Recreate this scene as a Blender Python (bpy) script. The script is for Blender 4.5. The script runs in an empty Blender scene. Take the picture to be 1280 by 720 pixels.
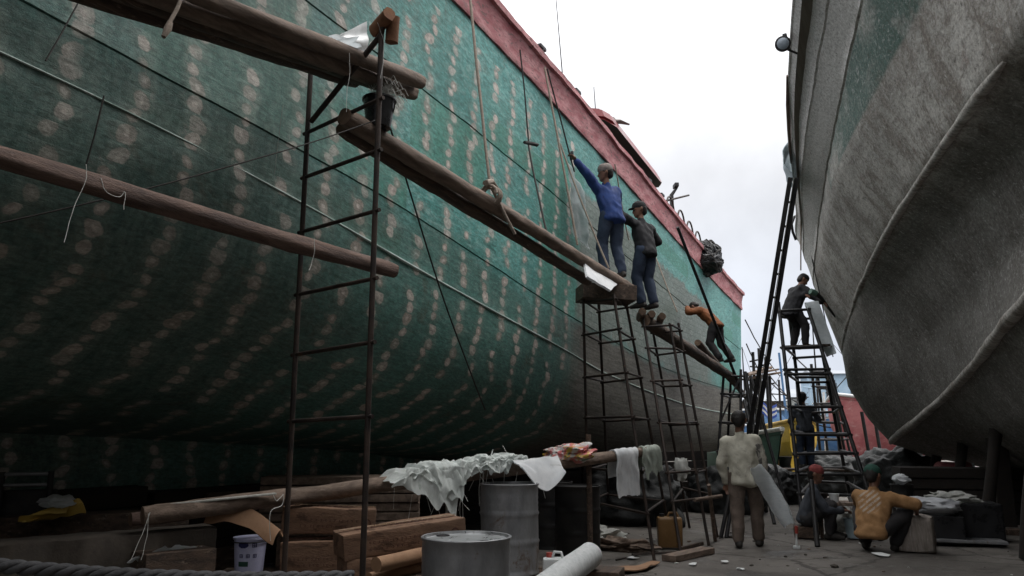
import bpy, bmesh, math, random
from mathutils import Vector, Matrix, noise as mnoise
random.seed(7)
S = bpy.context.scene
COL = S.collection
PI = math.pi
V = Vector

# ------------------------------------------------------------------ camera frame (used to measure the place from the photo)
F = 960.0; YAW = math.radians(27.5); PIT = math.atan(185 / 960.0); CH = 1.5
FW = V((-math.sin(YAW) * math.cos(PIT), math.cos(YAW) * math.cos(PIT), math.sin(PIT)))
RT = V((math.cos(YAW), math.sin(YAW), 0))
UP = RT.cross(FW)
CAM = V((0, 0, CH))
def ray(px, py): return FW + RT * ((px - 640) / F) + UP * ((360 - py) / F)
def at(px, py, d): return CAM + ray(px, py) * d
def atX(px, py, X): r = ray(px, py); return CAM + r * (X / r.x)
def atZ(px, py, z): r = ray(px, py); return CAM + r * ((z - CH) / r.z)
RA = math.radians(5.9)
def RW(x, y, z): return V((x * math.cos(RA) - y * math.sin(RA), x * math.sin(RA) + y * math.cos(RA), z))

# ------------------------------------------------------------------ materials
class NT:
    def __init__(s, name):
        s.m = bpy.data.materials.new(name); s.m.use_nodes = True
        s.t = s.m.node_tree; s.b = s.t.nodes['Principled BSDF']
        s.tc = s.t.nodes.new('ShaderNodeTexCoord')
    def put(s, sock, v):
        if isinstance(v, bpy.types.NodeSocket): s.t.links.new(v, sock)
        elif v is not None:
            if sock.type == 'RGBA' and not isinstance(v, (int, float)): v = tuple(v)[:3] + (1,)
            sock.default_value = v
    def math(s, op, a, b=None, c=None):
        n = s.t.nodes.new('ShaderNodeMath'); n.operation = op
        for i, v in enumerate((a, b, c)):
            if v is not None: s.put(n.inputs[i], v)
        return n.outputs[0]
    def vm(s, op, a, b):
        n = s.t.nodes.new('ShaderNodeVectorMath'); n.operation = op
        s.put(n.inputs[0], a); s.put(n.inputs[1], b); return n.outputs[0]
    def mix(s, f, a, b, bt='MIX'):
        n = s.t.nodes.new('ShaderNodeMix'); n.data_type = 'RGBA'; n.blend_type = bt
        s.put(n.inputs[0], f); s.put(n.inputs[6], a); s.put(n.inputs[7], b); return n.outputs[2]
    def ss(s, v, a, b, lo=0.0, hi=1.0):
        n = s.t.nodes.new('ShaderNodeMapRange'); n.interpolation_type = 'SMOOTHSTEP'
        s.put(n.inputs[0], v); s.put(n.inputs[1], a); s.put(n.inputs[2], b); n.inputs[3].default_value = lo; n.inputs[4].default_value = hi
        return n.outputs[0]
    def scl(s, v, sc):
        n = s.t.nodes.new('ShaderNodeMapping'); s.put(n.inputs[0], v); n.inputs[3].default_value = sc; return n.outputs[0]
    def noise(s, v, scale, detail=6, rough=.6, dist=0):
        n = s.t.nodes.new('ShaderNodeTexNoise'); s.put(n.inputs['Vector'], v)
        n.inputs['Scale'].default_value = scale; n.inputs['Detail'].default_value = detail
        n.inputs['Roughness'].default_value = rough; n.inputs['Distortion'].default_value = dist
        return n.outputs[0]
    def white(s, x, y, z=0.0):
        n = s.t.nodes.new('ShaderNodeTexWhiteNoise'); n.noise_dimensions = '3D'
        c = s.comb(x, y, z); s.put(n.inputs[0], c); return n.outputs[0]
    def comb(s, x, y, z=0.0):
        n = s.t.nodes.new('ShaderNodeCombineXYZ')
        for i, v in enumerate((x, y, z)): s.put(n.inputs[i], v)
        return n.outputs[0]
    def sep(s, v):
        n = s.t.nodes.new('ShaderNodeSeparateXYZ'); s.put(n.inputs[0], v); return n.outputs
    def uv(s, name):
        n = s.t.nodes.new('ShaderNodeUVMap'); n.uv_map = name; return n.outputs[0]
    def bump(s, h, strength=.3, dist=.01):
        n = s.t.nodes.new('ShaderNodeBump'); s.put(n.inputs['Height'], h)
        n.inputs['Strength'].default_value = strength; n.inputs['Distance'].default_value = dist
        s.t.links.new(n.outputs[0], s.b.inputs['Normal'])
    def out(s, col, rough=.7, metal=0.0, spec=.4):
        s.put(s.b.inputs['Base Color'], col); s.put(s.b.inputs['Roughness'], rough)
        s.put(s.b.inputs['Metallic'], metal); s.put(s.b.inputs['Specular IOR Level'], spec)
        return s.m

def M(name, c1, c2, scale=4, stretch=(1, 1, 1), rough=.75, bump=.3, dist=.01, metal=0, c3=None, t3=(.58, .7), s3=1.3, spec=.35, fine=9):
    t = NT(name); o = t.scl(t.tc.outputs['Object'], stretch)
    n1 = t.noise(o, scale, 8, .65, .3)
    col = t.mix(t.ss(n1, .34, .66), c1, c2)
    if c3 is not None:
        col = t.mix(t.ss(t.noise(o, scale * s3, 7, .7, .6), *t3), col, c3)
    n2 = t.noise(o, scale * fine, 5, .7)
    col = t.mix(.45, col, t.mix(n2, (.28, .28, .28), (.72, .72, .72)), 'OVERLAY')
    if bump: t.bump(t.math('ADD', n2, t.math('MULTIPLY', n1, .8)), bump, dist)
    rg = t.ss(n1, .3, .7, max(.05, rough - .12), min(1, rough + .12))
    return t.out(col, rg, metal, spec)

def hull_green():
    t = NT('painted fibreglass hull'); uv = t.sep(t.uv('girth')); st = t.sep(t.uv('strake'))
    u, v, s = uv[0], uv[1], st[1]
    P = t.comb(u, v, 0.0)
    big = t.noise(P, .55, 5, .6, .4)
    wv = t.noise(t.scl(P, (1.6, 7, 1)), 2.2, 9, .78, .9)            # long streaks of the laid mat
    cross = t.noise(t.scl(P, (5, 1.6, 1)), 2.6, 8, .75, .7)
    weave = t.noise(t.scl(P, (40, 55, 1)), 2.0, 3, .7)
    base = t.mix(t.ss(big, .35, .65), (.055, .255, .235), (.13, .385, .355))
    base = t.mix(t.ss(wv, .46, .66, 0, .85), base, (.29, .47, .44))
    base = t.mix(t.ss(wv, .5, .32, 0, .85), base, (.022, .09, .074))
    blot = t.noise(t.scl(P, (1, 2.2, 1)), 3.2, 8, .75, .6)
    base = t.mix(t.ss(blot, .54, .68, 0, .7), base, (.03, .115, .095)); base = t.mix(t.ss(blot, .44, .32, 0, .45), base, (.23, .37, .33))
    thr = t.ss(t.noise(t.scl(P, (1.2, 38, 1)), 3.0, 5, .8, .3), .66, .73); base = t.mix(t.math('MULTIPLY', thr, .55), base, (.46, .55, .52))
    base = t.mix(t.ss(cross, .55, .75, 0, .55), base, (.24, .35, .30))
    # lap edges of the mat, every ~1.1 m along, each its own tone
    w1 = t.math('ADD', t.math('MULTIPLY', u, .9), t.math('MULTIPLY', t.math('FLOOR', s), .37))
    pan = t.white(t.math('FLOOR', w1), t.math('FLOOR', s))
    base = t.mix(t.math('MULTIPLY', pan, .42), base, (.032, .14, .115))
    pan2 = t.white(t.math('FLOOR', t.math('MULTIPLY', u, .62)), t.math('FLOOR', t.math('MULTIPLY', s, 2.0)), 5.0)
    base = t.mix(t.ss(pan2, .72, .78, 0, .45), base, (.03, .19, .115))
    # older grey green skin below the second seam
    low = t.ss(t.math('ADD', s, t.math('MULTIPLY', t.math('SUBTRACT', big, .5), 1.2)), 2.15, 1.6)
    base = t.mix(t.math('MULTIPLY', low, .6), base, (.075, .125, .10))
    near_shade = t.ss(t.math('ADD', u, t.math('MULTIPLY', t.math('SUBTRACT', blot, .5), 5)), 7.2, 4.4)  # shade of the near end, put into the colour as a darker grey
    base = t.mix(t.math('MULTIPLY', near_shade, .68), base, t.mix(t.ss(cross, .35, .65), (.040, .062, .054), (.105, .135, .118)))
    grime = t.noise(P, 1.7, 8, .75, .8)
    base = t.mix(t.ss(grime, .55, .72, 0, .6), base, (.105, .10, .075))
    # filler dabs over the fastenings, in columns at every frame
    cu = t.math('ADD', t.math('DIVIDE', u, .5), .02)
    ci = t.math('FLOOR', cu); jit = t.white(ci, 3.0, 1.0)
    wob = t.math('MULTIPLY', t.math('SUBTRACT', t.noise(t.comb(t.math('MULTIPLY', ci, 3.7), t.math('MULTIPLY', v, 1.1), 0.0), 1.6, 2), .5), .38)
    rv = t.math('ADD', t.math('DIVIDE', v, .142), t.math('MULTIPLY', jit, 7.0))
    ri = t.math('FLOOR', rv)
    jx = t.math('MULTIPLY', t.math('SUBTRACT', t.white(ci, ri, 9.0), .5), .075)
    jy = t.math('MULTIPLY', t.math('SUBTRACT', t.white(ci, ri, 4.0), .5), .07)
    du = t.math('ADD', t.math('ADD', t.math('MULTIPLY', t.math('SUBTRACT', t.math('SUBTRACT', cu, ci), .5), .5), wob), jx)
    dv = t.math('ADD', t.math('MULTIPLY', t.math('SUBTRACT', t.math('SUBTRACT', rv, ri), .5), .142), jy)
    dd = t.math('SQRT', t.math('ADD', t.math('MULTIPLY', du, du), t.math('MULTIPLY', dv, dv)))
    edge = t.math('MULTIPLY', t.math('SUBTRACT', t.noise(P, 15, 5, .7), .5), .045)
    dd = t.math('ADD', dd, edge)
    rad = t.math('ADD', t.math('MULTIPLY', t.math('POWER', t.white(ci, ri, 2.0), 1.4), .036), .046)
    keep = t.math('GREATER_THAN', t.white(ci, ri, 7.0), .07)
    keep = t.math('MULTIPLY', keep, t.math('LESS_THAN', s, 4.55))
    keep = t.math('MULTIPLY', keep, t.ss(t.noise(P, .8, 3, .5), .24, .34))
    keep = t.math('MULTIPLY', keep, t.math('LESS_THAN', u, 11.1))
    spot = t.math('MULTIPLY', t.ss(t.math('SUBTRACT', dd, rad), .009, -.009), keep)
    halo = t.math('MULTIPLY', t.ss(t.math('SUBTRACT', dd, rad), .10, .0), keep)
    base = t.mix(t.math('MULTIPLY', halo, .28), base, (.22, .26, .22))
    scol = t.mix(t.white(ci, ri, 11.0), (.34, .285, .245), (.53, .465, .42))
    scol = t.mix(t.ss(dd, .008, .035), (.64, .55, .50), scol)
    base = t.mix(t.math('MULTIPLY', t.math('MULTIPLY', spot, t.math('SUBTRACT', 1.0, t.math('MULTIPLY', near_shade, .32))), t.math('ADD', .55, t.math('MULTIPLY', t.white(ci, ri, 17.0), .42))), base, scol)  # dabs dulled by the same painted shade
    sm = t.math('MULTIPLY', t.ss(t.math('ABSOLUTE', t.math('ADD', du, .02)), .15, .03), t.ss(t.noise(P, 6, 5, .7, 1.0), .56, .72))
    base = t.mix(t.math('MULTIPLY', sm, t.math('MULTIPLY', keep, .55)), base, (.42, .36, .33))
    # bare planking and pale new mat towards the stern
    pn = t.math('MULTIPLY', t.math('SUBTRACT', t.noise(P, 2.5, 4), .5), .5)
    bare = t.math('MULTIPLY', t.ss(t.math('ADD', u, t.math('MULTIPLY', pn, 2.4)), 10.3, 11.5), t.ss(t.math('ADD', s, t.math('MULTIPLY', pn, .8)), 2.1, 1.85))
    plank = t.noise(t.scl(P, (.5, 9, 1)), 2.4, 7, .7, .3)
    base = t.mix(bare, base, t.mix(t.ss(plank, .35, .65), (.070, .066, .055), (.15, .145, .125)))
    pale = t.math('MULTIPLY', t.ss(t.math('ADD', u, pn), 11.0, 11.25), t.ss(t.math('ADD', u, t.math('MULTIPLY', pn, 3)), 20.6, 19.4))
    pale = t.math('MULTIPLY', pale, t.math('MULTIPLY', t.ss(t.math('ADD', s, pn), 1.95, 2.05), t.ss(t.math('ADD', s, t.math('MULTIPLY', pn, 1.4)), 3.75, 3.6)))
    br = t.t.nodes.new('ShaderNodeTexBrick'); t.put(br.inputs['Vector'], t.comb(u, t.math('ADD', v, t.math('MULTIPLY', pn, .06)), 0.0))
    br.inputs['Scale'].default_value = 5.0; br.inputs['Brick Width'].default_value = 1.3; br.inputs['Row Height'].default_value = .62; br.inputs['Mortar Size'].default_value = .045
    br.inputs['Color1'].default_value = (.235, .25, .225, 1); br.inputs['Color2'].default_value = (.155, .175, .155, 1); br.inputs['Mortar'].default_value = (.065, .085, .073, 1)
    pc = t.mix(t.ss(t.noise(P, 5, 6, .75), .4, .62), br.outputs[0], (.14, .16, .14))
    base = t.mix(t.math('MULTIPLY', pale, .9), base, pc)
    # stains running down from the bulwark
    stn = t.math('MULTIPLY', t.ss(t.noise(t.scl(P, (4.5, .22, 1)), 1.6, 4, .6), .60, .70), t.ss(s, 4.2, 4.95))
    base = t.mix(t.math('MULTIPLY', stn, .6), base, (.10, .085, .06))
    fib = t.noise(t.scl(P, (5, 15, 1)), 2.0, 5, .8, .6); pit = t.noise(P, 19, 5, .8, .4)
    base = t.mix(.5, base, t.mix(t.ss(fib, .36, .64), (.22, .22, .22), (.78, .78, .78)), 'OVERLAY'); base = t.mix(.28, base, t.mix(t.ss(pit, .36, .64), (.24, .24, .24), (.76, .76, .76)), 'OVERLAY')
    base = t.mix(.35, base, t.mix(weave, (.25, .25, .25), (.75, .75, .75)), 'OVERLAY')
    h = t.math('ADD', t.math('ADD', t.math('MULTIPLY', weave, .35), t.math('MULTIPLY', wv, .8)), t.math('MULTIPLY', halo, .9))
    t.bump(h, .5, .012)
    return t.out(base, t.ss(wv, .3, .7, .45, .7), 0, .4)

def hull_grey():
    t = NT('weathered grey hull'); uv = t.sep(t.uv('girth')); st = t.sep(t.uv('strake'))
    u, v, s = uv[0], uv[1], st[1]; P = t.comb(u, v, 0.0)
    a = t.noise(P, 1.2, 8, .7, .5); b = t.noise(t.scl(P, (1, 4, 1)), 2.5, 8, .75, .4); f = t.noise(P, 22, 8, .85); d = t.noise(t.scl(P, (1.6, 1.0, 1)), 2.4, 9, .8, .9)
    col = t.mix(t.ss(a, .35, .65), (.31, .295, .27), (.53, .51, .475))
    col = t.mix(t.ss(b, .5, .66, 0, .85), col, (.21, .19, .168))
    col = t.mix(t.ss(d, .54, .68, 0, .7), col, (.46, .45, .43))
    br = t.noise(t.scl(P, (1.5, .8, 1)), 1.5, 7, .75, .5); col = t.mix(t.math('MULTIPLY', t.ss(br, .45, .62), t.ss(s, 5.6, 4.9)), col, (.23, .205, .178))
    red = t.math('MULTIPLY', t.ss(t.noise(P, 2.2, 7, .75, .7), .58, .68), t.ss(s, 5.2, 4.4))
    col = t.mix(t.math('MULTIPLY', red, .45), col, (.19, .115, .095))
    g = t.math('MULTIPLY', t.math('MULTIPLY', t.ss(s, 4.98, 5.03), t.ss(s, 5.5, 5.47)), t.ss(t.math('ADD', u, t.math('MULTIPLY', a, 8)), 18.5, 15.0))
    g = t.math('MULTIPLY', g, t.ss(t.noise(t.scl(P, (.5, 1, 1)), 1.1, 7, .7, .5), .30, .5))
    col = t.mix(t.math('MULTIPLY', g, .85), col, (.055, .125, .105))
    mott = t.noise(P, 7.5, 10, .85, 1.0)
    col = t.mix(t.ss(mott, .54, .64, 0, .8), col, (.50, .495, .48)); col = t.mix(t.ss(mott, .45, .36, 0, .75), col, (.085, .08, .072))
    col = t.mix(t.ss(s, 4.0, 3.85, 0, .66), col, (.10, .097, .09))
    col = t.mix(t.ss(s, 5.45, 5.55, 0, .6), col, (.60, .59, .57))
    sp = t.noise(P, 17, 6, .85, .8); col = t.mix(t.ss(sp, .55, .62, 0, .6), col, (.58, .575, .56)); col = t.mix(t.ss(sp, .44, .38, 0, .65), col, (.07, .064, .058))
    col = t.mix(.62, col, t.mix(t.ss(f, .36, .64), (.22, .22, .22), (.78, .78, .78)), 'OVERLAY')
    t.bump(t.math('ADD', t.math('ADD', f, b), t.math('MULTIPLY', d, .7)), .55, .014)
    return t.out(col, .82, 0, .3)

MT = {}
def mk():
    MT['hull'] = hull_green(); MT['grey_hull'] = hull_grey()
    MT['red'] = M('chalky red paint', (.32, .085, .095), (.52, .26, .265), 4.5, (1, .6, 2), .7, .7, .02, c3=(.16, .10, .095), s3=2.6, t3=(.52, .64))
    MT['redroof'] = M('red gloss roof', (.15, .014, .018), (.2, .025, .028), 2, rough=.35)
    MT['dark_in'] = M('dark green cabin wall', (.02, .035, .03), (.035, .05, .042), 3)
    MT['deck'] = M('old deck boards', (.12, .10, .08), (.18, .16, .13), 3, (8, .5, 1))
    MT['batten'] = M('fibreglass ridge with painted highlight', (.42, .50, .47), (.20, .27, .24), 3, (1, .5, 1), c3=(.60, .63, .61))  # pale tone stands in for the highlight along the chine ridge
    MT['wood_dark'] = M('dark wet timber', (.042, .028, .021), (.12, .082, .060), 4, (5, .7, 5), .7, .8, .015, c3=(.22, .165, .125), t3=(.56, .68))
    MT['timber_shaded'] = M('timber darkened for shade', (.010, .008, .007), (.026, .020, .016), 4, (5, .7, 5), .8, .6)  # blackened to carry the deep shade under the hulls
    MT['wood_mid'] = M('brown weathered log', (.11, .078, .058), (.25, .185, .145), 4, (4, .7, 4), .75, .9, .015, c3=(.26, .20, .165), t3=(.6, .72))
    MT['wood_red'] = M('reddish brown log', (.075, .046, .037), (.19, .125, .10), 4, (4, .7, 4), .7, .9, .015, c3=(.2, .14, .115), t3=(.6, .72))
    MT['wood_end'] = M('cut log end', (.10, .065, .045), (.19, .125, .085), 9, rough=.8)
    MT['wood_pale'] = M('tan carton brown', (.24, .135, .075), (.31, .185, .11), 3, rough=.8, bump=.25)
    MT['carton'] = M('cardboard', (.15, .088, .056), (.25, .15, .098), 3.2, (1, 1, 3), rough=.85, bump=.8, c3=(.09, .052, .034), t3=(.50, .64))
    MT['ink'] = M('faded carton print', (.07, .03, .025), (.10, .045, .03), 8, bump=0)
    MT['tape'] = M('brown packing tape', (.23, .15, .09), (.27, .19, .13), 5, rough=.3, bump=.1)
    MT['rust'] = M('rusted dark steel tube', (.022, .018, .017), (.055, .038, .030), 7, rough=.62, metal=.25, c3=(.10, .055, .035), t3=(.6, .72))
    MT['rust_or'] = M('orange rust', (.14, .06, .03), (.22, .11, .06), 12, rough=.85)
    MT['black_steel'] = M('dark steel', (.016, .016, .018), (.04, .038, .037), 6, rough=.5, metal=.35)
    MT['drum'] = M('scuffed grey drum steel', (.20, .205, .215), (.32, .325, .335), 3, (1, 1, .5), .45, .4, metal=.5, c3=(.16, .11, .08), t3=(.57, .70), s3=2)
    MT['drum_top'] = M('worn bare drum lid', (.42, .43, .44), (.56, .57, .58), 4, rough=.30, bump=.2, metal=.7, c3=(.12, .11, .10), t3=(.55, .72))
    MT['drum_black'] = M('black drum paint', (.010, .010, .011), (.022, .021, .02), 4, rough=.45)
    MT['mat'] = M('glass fibre mat', (.66, .71, .69), (.78, .82, .80), 7, (1, 3, 1), .6, .6, .006, c3=(.40, .46, .40), t3=(.55, .75))
    MT['white_cloth'] = M('white cloth', (.66, .68, .70), (.78, .79, .80), 5, rough=.8, bump=.3, dist=.005, c3=(.55, .56, .55))
    MT['white_dirty'] = M('grubby white cloth', (.45, .45, .42), (.58, .58, .55), 6, (3, 3, 1), .8, .4)
    MT['green_cloth'] = M('grey green gauze', (.36, .40, .35), (.48, .52, .46), 6, (4, 4, 1), .8, .4)
    MT['panel'] = M('clouded fibreglass sheet', (.70, .73, .74), (.80, .82, .83), 4, (2, 2, 6), .35, .3, c3=(.60, .62, .63))
    MT['panel_dark'] = M('grey fibreglass sheet', (.26, .27, .265), (.36, .37, .36), 4, (2, 2, 6), .5, .3)
    MT['roll'] = M('woven roll', (.48, .50, .50), (.60, .61, .61), 6, (4, 4, 1), .6, .6, c3=(.35, .37, .37), t3=(.54, .7))
    MT['plastic_white'] = M('white plastic', (.58, .60, .60), (.66, .68, .68), 5, rough=.35, bump=.1)
    MT['pail'] = M('pale violet white pail', (.46, .47, .66), (.54, .55, .74), 4, rough=.4, bump=.05)
    MT['blue_ink'] = M('dark blue print', (.018, .02, .09), (.03, .03, .12), 8, bump=0)
    MT['green_ink'] = M('dark green print', (.02, .06, .045), (.03, .08, .06), 8, bump=0)
    MT['rope'] = M('pale hemp rope', (.26, .21, .17), (.36, .30, .25), 20, (1, 1, 3), .9, .8)
    MT['rope_dark'] = M('dark tarred rope', (.030, .028, .027), (.055, .05, .046), 20, rough=.8, bump=.5)
    MT['hawser'] = M('grey black hawser', (.045, .046, .05), (.085, .085, .09), 18, rough=.65, bump=.5)
    MT['string'] = M('white twine', (.55, .55, .52), (.65, .65, .62), 20, rough=.8, bump=0)
    MT['black_plastic'] = M('black plastic', (.012, .012, .013), (.022, .022, .024), 5, rough=.32, bump=.15)
    MT['tarp'] = M('black net and tarp', (.008, .009, .009), (.025, .027, .027), 7, rough=.5, bump=.8, dist=.02, c3=(.06, .066, .064), t3=(.6, .7))
    MT['tarp_blue'] = M('pale blue tarp', (.30, .39, .42), (.40, .48, .51), 3, rough=.5, bump=.4)
    MT['concrete'] = M('old kerb concrete', (.040, .033, .027), (.075, .063, .052), 2.5, rough=.9, bump=.6, c3=(.035, .03, .026))
    MT['jerry'] = M('yellow brown can', (.16, .085, .028), (.21, .12, .05), 4, rough=.5, bump=.2, c3=(.08, .05, .025))
    MT['yellow'] = M('yellow sheet', (.42, .27, .05), (.52, .36, .09), 3, rough=.6)
    MT['yellow_paint'] = M('yellow boat paint', (.52, .33, .03), (.62, .42, .06), 2, rough=.55, c3=(.3, .2, .08))
    MT['blue_paint'] = M('blue boat paint', (.05, .13, .28), (.11, .22, .38), 2, rough=.55, c3=(.2, .3, .4))
    MT['pale_blue'] = M('pale blue paint', (.32, .46, .58), (.42, .55, .66), 1, rough=.6)
    MT['cream'] = M('cream render', (.46, .43, .38), (.54, .52, .47), .5, rough=.9)
    MT['roof_grey'] = M('grey roof sheet', (.26, .28, .31), (.33, .35, .38), .5)
    MT['pane'] = M('dark window pane', (.035, .045, .055), (.05, .06, .07), 1, rough=.15, bump=0)
    MT['bred'] = M('faded red antifouling', (.30, .075, .085), (.42, .16, .16), 1.6, (1, 1, 2), .75, .3, c3=(.5, .30, .29), t3=(.55, .72))
    MT['green_paint'] = M('faded green boat paint', (.06, .13, .10), (.11, .2, .16), 2, rough=.6, c3=(.25, .2, .17))
    MT['white_paint'] = M('white boat paint', (.55, .56, .56), (.66, .67, .67), 2, rough=.5)
    MT['flag_blue'] = M('blue flag', (.03, .07, .32), (.05, .1, .38), 5, bump=.1)
    MT['skin'] = M('tanned skin', (.17, .085, .055), (.22, .115, .078), 12, rough=.55, bump=.1, spec=.4)
    MT['hair'] = M('black hair', (.012, .010, .009), (.022, .018, .016), 30, rough=.6, bump=.4)
    MT['hair_grey'] = M('grey flecked cap', (.14, .12, .11), (.22, .18, .16), 20, rough=.8)
    MT['eye'] = M('eye', (.03, .025, .02), (.05, .04, .035), 30, rough=.2, bump=0)
    MT['lip'] = M('lips', (.16, .06, .05), (.2, .08, .06), 20, bump=0)
    MT['blue_shirt'] = M('blue work jacket', (.014, .034, .125), (.024, .052, .18), 5, rough=.85, bump=.3, c3=(.02, .03, .10))
    MT['black_shirt'] = M('charcoal shirt', (.014, .014, .016), (.026, .026, .029), 6, rough=.9)
    MT['navy'] = M('navy trousers', (.022, .034, .06), (.04, .055, .09), 6, rough=.9, c3=(.02, .025, .04))
    MT['black_trouser'] = M('dark grey trousers', (.022, .021, .023), (.04, .037, .038), 6, rough=.9)
    MT['orange_shirt'] = M('burnt orange shirt', (.14, .048, .016), (.20, .07, .025), 6, rough=.9, c3=(.12, .045, .02))
    MT['brown_trouser'] = M('brown trousers', (.10, .075, .06), (.15, .115, .095), 6, rough=.9, c3=(.06, .05, .045))
    MT['jacket'] = M('beige grey jacket', (.40, .38, .31), (.52, .50, .42), 4, rough=.85, bump=.4, c3=(.30, .28, .24), t3=(.54, .7))
    MT['cap_green'] = M('dark green cap', (.015, .055, .04), (.025, .08, .06), 10, rough=.9)
    MT['cap_red'] = M('dull red cap', (.17, .035, .035), (.24, .055, .05), 10, rough=.9)
    MT['cap_black'] = M('black cap', (.014, .014, .015), (.025, .025, .026), 10, rough=.9)
    MT['shoe'] = M('scuffed dark shoe', (.018, .016, .015), (.04, .036, .032), 12, rough=.7)
    MT['grey_coat'] = M('dark slate jacket', (.035, .040, .050), (.06, .066, .078), 5, rough=.85)
    MT['sack'] = M('woven sack', (.20, .17, .145), (.33, .29, .26), 4, (9, 9, 1), .85, .6, c3=(.42, .39, .36), t3=(.58, .7))
    MT['sack_white'] = M('pale grey sack', (.36, .37, .39), (.48, .49, .51), 4, rough=.8, bump=.5)
    MT['paper'] = M('white scrap', (.62, .63, .62), (.72, .73, .72), 6, rough=.8)
    MT['redplastic'] = M('red plastic', (.35, .05, .04), (.42, .08, .06), 8, rough=.4)
    MT['lampglass'] = M('lamp glass', (.22, .26, .30), (.30, .34, .38), 6, rough=.15, bump=0)
    for k in ('panel', 'panel_dark', 'mat', 'white_cloth', 'green_cloth', 'white_dirty'):   # thin glass fibre and cloth let light through
        n = MT[k].node_tree; tr = n.nodes.new('ShaderNodeBsdfTranslucent'); mxs = n.nodes.new('ShaderNodeMixShader'); mxs.inputs[0].default_value = .78 if k.startswith('panel') else .28
        c = n.nodes['Principled BSDF'].inputs['Base Color'].links[0].from_socket; n.links.new(c, tr.inputs['Color']); ou = n.nodes['Material Output']
        n.links.new(n.nodes['Principled BSDF'].outputs[0], mxs.inputs[1]); n.links.new(tr.outputs[0], mxs.inputs[2]); n.links.new(mxs.outputs[0], ou.inputs['Surface'])
    # orange shirt with a worn pale print on the back
    t = NT('ochre shirt with worn print'); o = t.tc.outputs['Object']; p = t.sep(o)
    c = t.mix(t.ss(t.noise(o, 7, 6, .7), .35, .65), (.24, .125, .05), (.34, .19, .085))
    w = t.math('SINE', t.math('MULTIPLY', t.math('ADD', p[0], t.math('MULTIPLY', p[2], -1.1)), 78))
    stripe = t.math('MULTIPLY', t.ss(w, -.35, .35), t.ss(t.noise(o, 26, 4, .7), .35, .55))
    ex = t.math('POWER', t.math('DIVIDE', t.math('ADD', p[0], .03), .15), 2); ez = t.math('POWER', t.math('DIVIDE', t.math('SUBTRACT', p[2], .60), .15), 2)
    msk = t.math('MULTIPLY', t.ss(t.math('ADD', ex, ez), 1.1, .6), t.math('LESS_THAN', p[1], .12))
    c = t.mix(t.math('MULTIPLY', msk, t.math('MULTIPLY', stripe, .55)), c, (.50, .48, .44))
    t.bump(t.noise(o, 14, 5), .3, .01); MT['ochre'] = t.out(c, .9)
    # colourful carrier bag
    t = NT('printed carrier bag'); o = t.tc.outputs['Object']
    n = t.noise(o, 5.5, 3, .6, 1.5); c = t.mix(t.ss(n, .42, .5), (.62, .60, .58), (.55, .16, .16))
    c = t.mix(t.ss(t.noise(o, 6.5, 3, .6, 1.2), .53, .6), c, (.58, .38, .07)); c = t.mix(t.ss(t.noise(o, 9, 3, .6, 1), .6, .66), c, (.14, .22, .16))
    t.bump(t.noise(o, 20, 5), .4, .01); MT['bag'] = t.out(c, .35)
    # camouflage-like mottled sleeve
    t = NT('mottled sleeve'); o = t.tc.outputs['Object']
    c = t.mix(t.ss(t.noise(o, 14, 4, .6, .8), .45, .55), (.10, .095, .085), (.30, .28, .25)); MT['camo'] = t.out(c, .9)
    # yard ground: damp concrete with dirt
    t = NT('damp dirty concrete'); o = t.tc.outputs['Object']
    a = t.noise(o, .5, 8, .7, .5); b = t.noise(o, 2.6, 8, .75, .6); f = t.noise(o, 30, 5, .8); g = t.noise(o, 120, 3, .7)
    c = t.mix(t.ss(a, .35, .65), (.10, .09, .08), (.185, .168, .15))
    c = t.mix(t.ss(b, .5, .68, 0, .85), c, (.055, .047, .04)); c = t.mix(t.ss(f, .6, .72, 0, .6), c, (.22, .205, .19))
    vo = t.t.nodes.new('ShaderNodeTexVoronoi'); vo.feature = 'DISTANCE_TO_EDGE'; vo.inputs['Scale'].default_value = .42
    t.put(vo.inputs['Vector'], t.vm('ADD', o, t.comb(t.math('MULTIPLY', b, .5), t.math('MULTIPLY', a, .8), 0.0)))
    crack = t.ss(vo.outputs['Distance'], .012, .002); c = t.mix(t.math('MULTIPLY', crack, .7), c, (.035, .03, .027))
    wet = t.ss(t.noise(o, .9, 5, .6, .4), .55, .65); c = t.mix(t.math('MULTIPLY', wet, .45), c, (.045, .04, .036))
    t.bump(t.math('SUBTRACT', t.math('ADD', t.math('ADD', f, t.math('MULTIPLY', b, 2)), t.math('MULTIPLY', g, .4)), crack), .6, .02)
    MT['ground'] = t.out(c, t.ss(wet, 0, 1, .85, .42), 0, .4)
mk()

# ------------------------------------------------------------------ object helpers
def setp(o, label=None, cat=None, group=None, kind=None):
    for k, v in (('label', label), ('category', cat), ('group', group), ('kind', kind)):
        if v: o[k] = v
    return o
def link(name, me, mat, smooth=True):
    o = bpy.data.objects.new(name, me); COL.objects.link(o)
    for m in (mat if isinstance(mat, (list, tuple)) else [mat]): me.materials.append(MT[m] if isinstance(m, str) else m)
    if smooth:
        for p in me.polygons: p.use_smooth = True
        me.set_sharp_from_angle(angle=math.radians(56))
    return o
def bm2me(name, bm):
    bmesh.ops.recalc_face_normals(bm, faces=bm.faces[:])
    me = bpy.data.meshes.new(name); bm.to_mesh(me); bm.free(); return me
def empty(name, loc, label, cat, group=None, rz=0):
    o = bpy.data.objects.new(name, None); COL.objects.link(o); o.empty_display_size = .2
    o.location = loc; o.rotation_euler = (0, 0, rz); setp(o, label, cat, group)
    o['_b'] = 1; ROOTM[o.name] = Matrix.Translation(V(loc)) @ Matrix.Rotation(rz, 4, 'Z'); del o['_b']
    return o
ROOTM = {}
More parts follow.
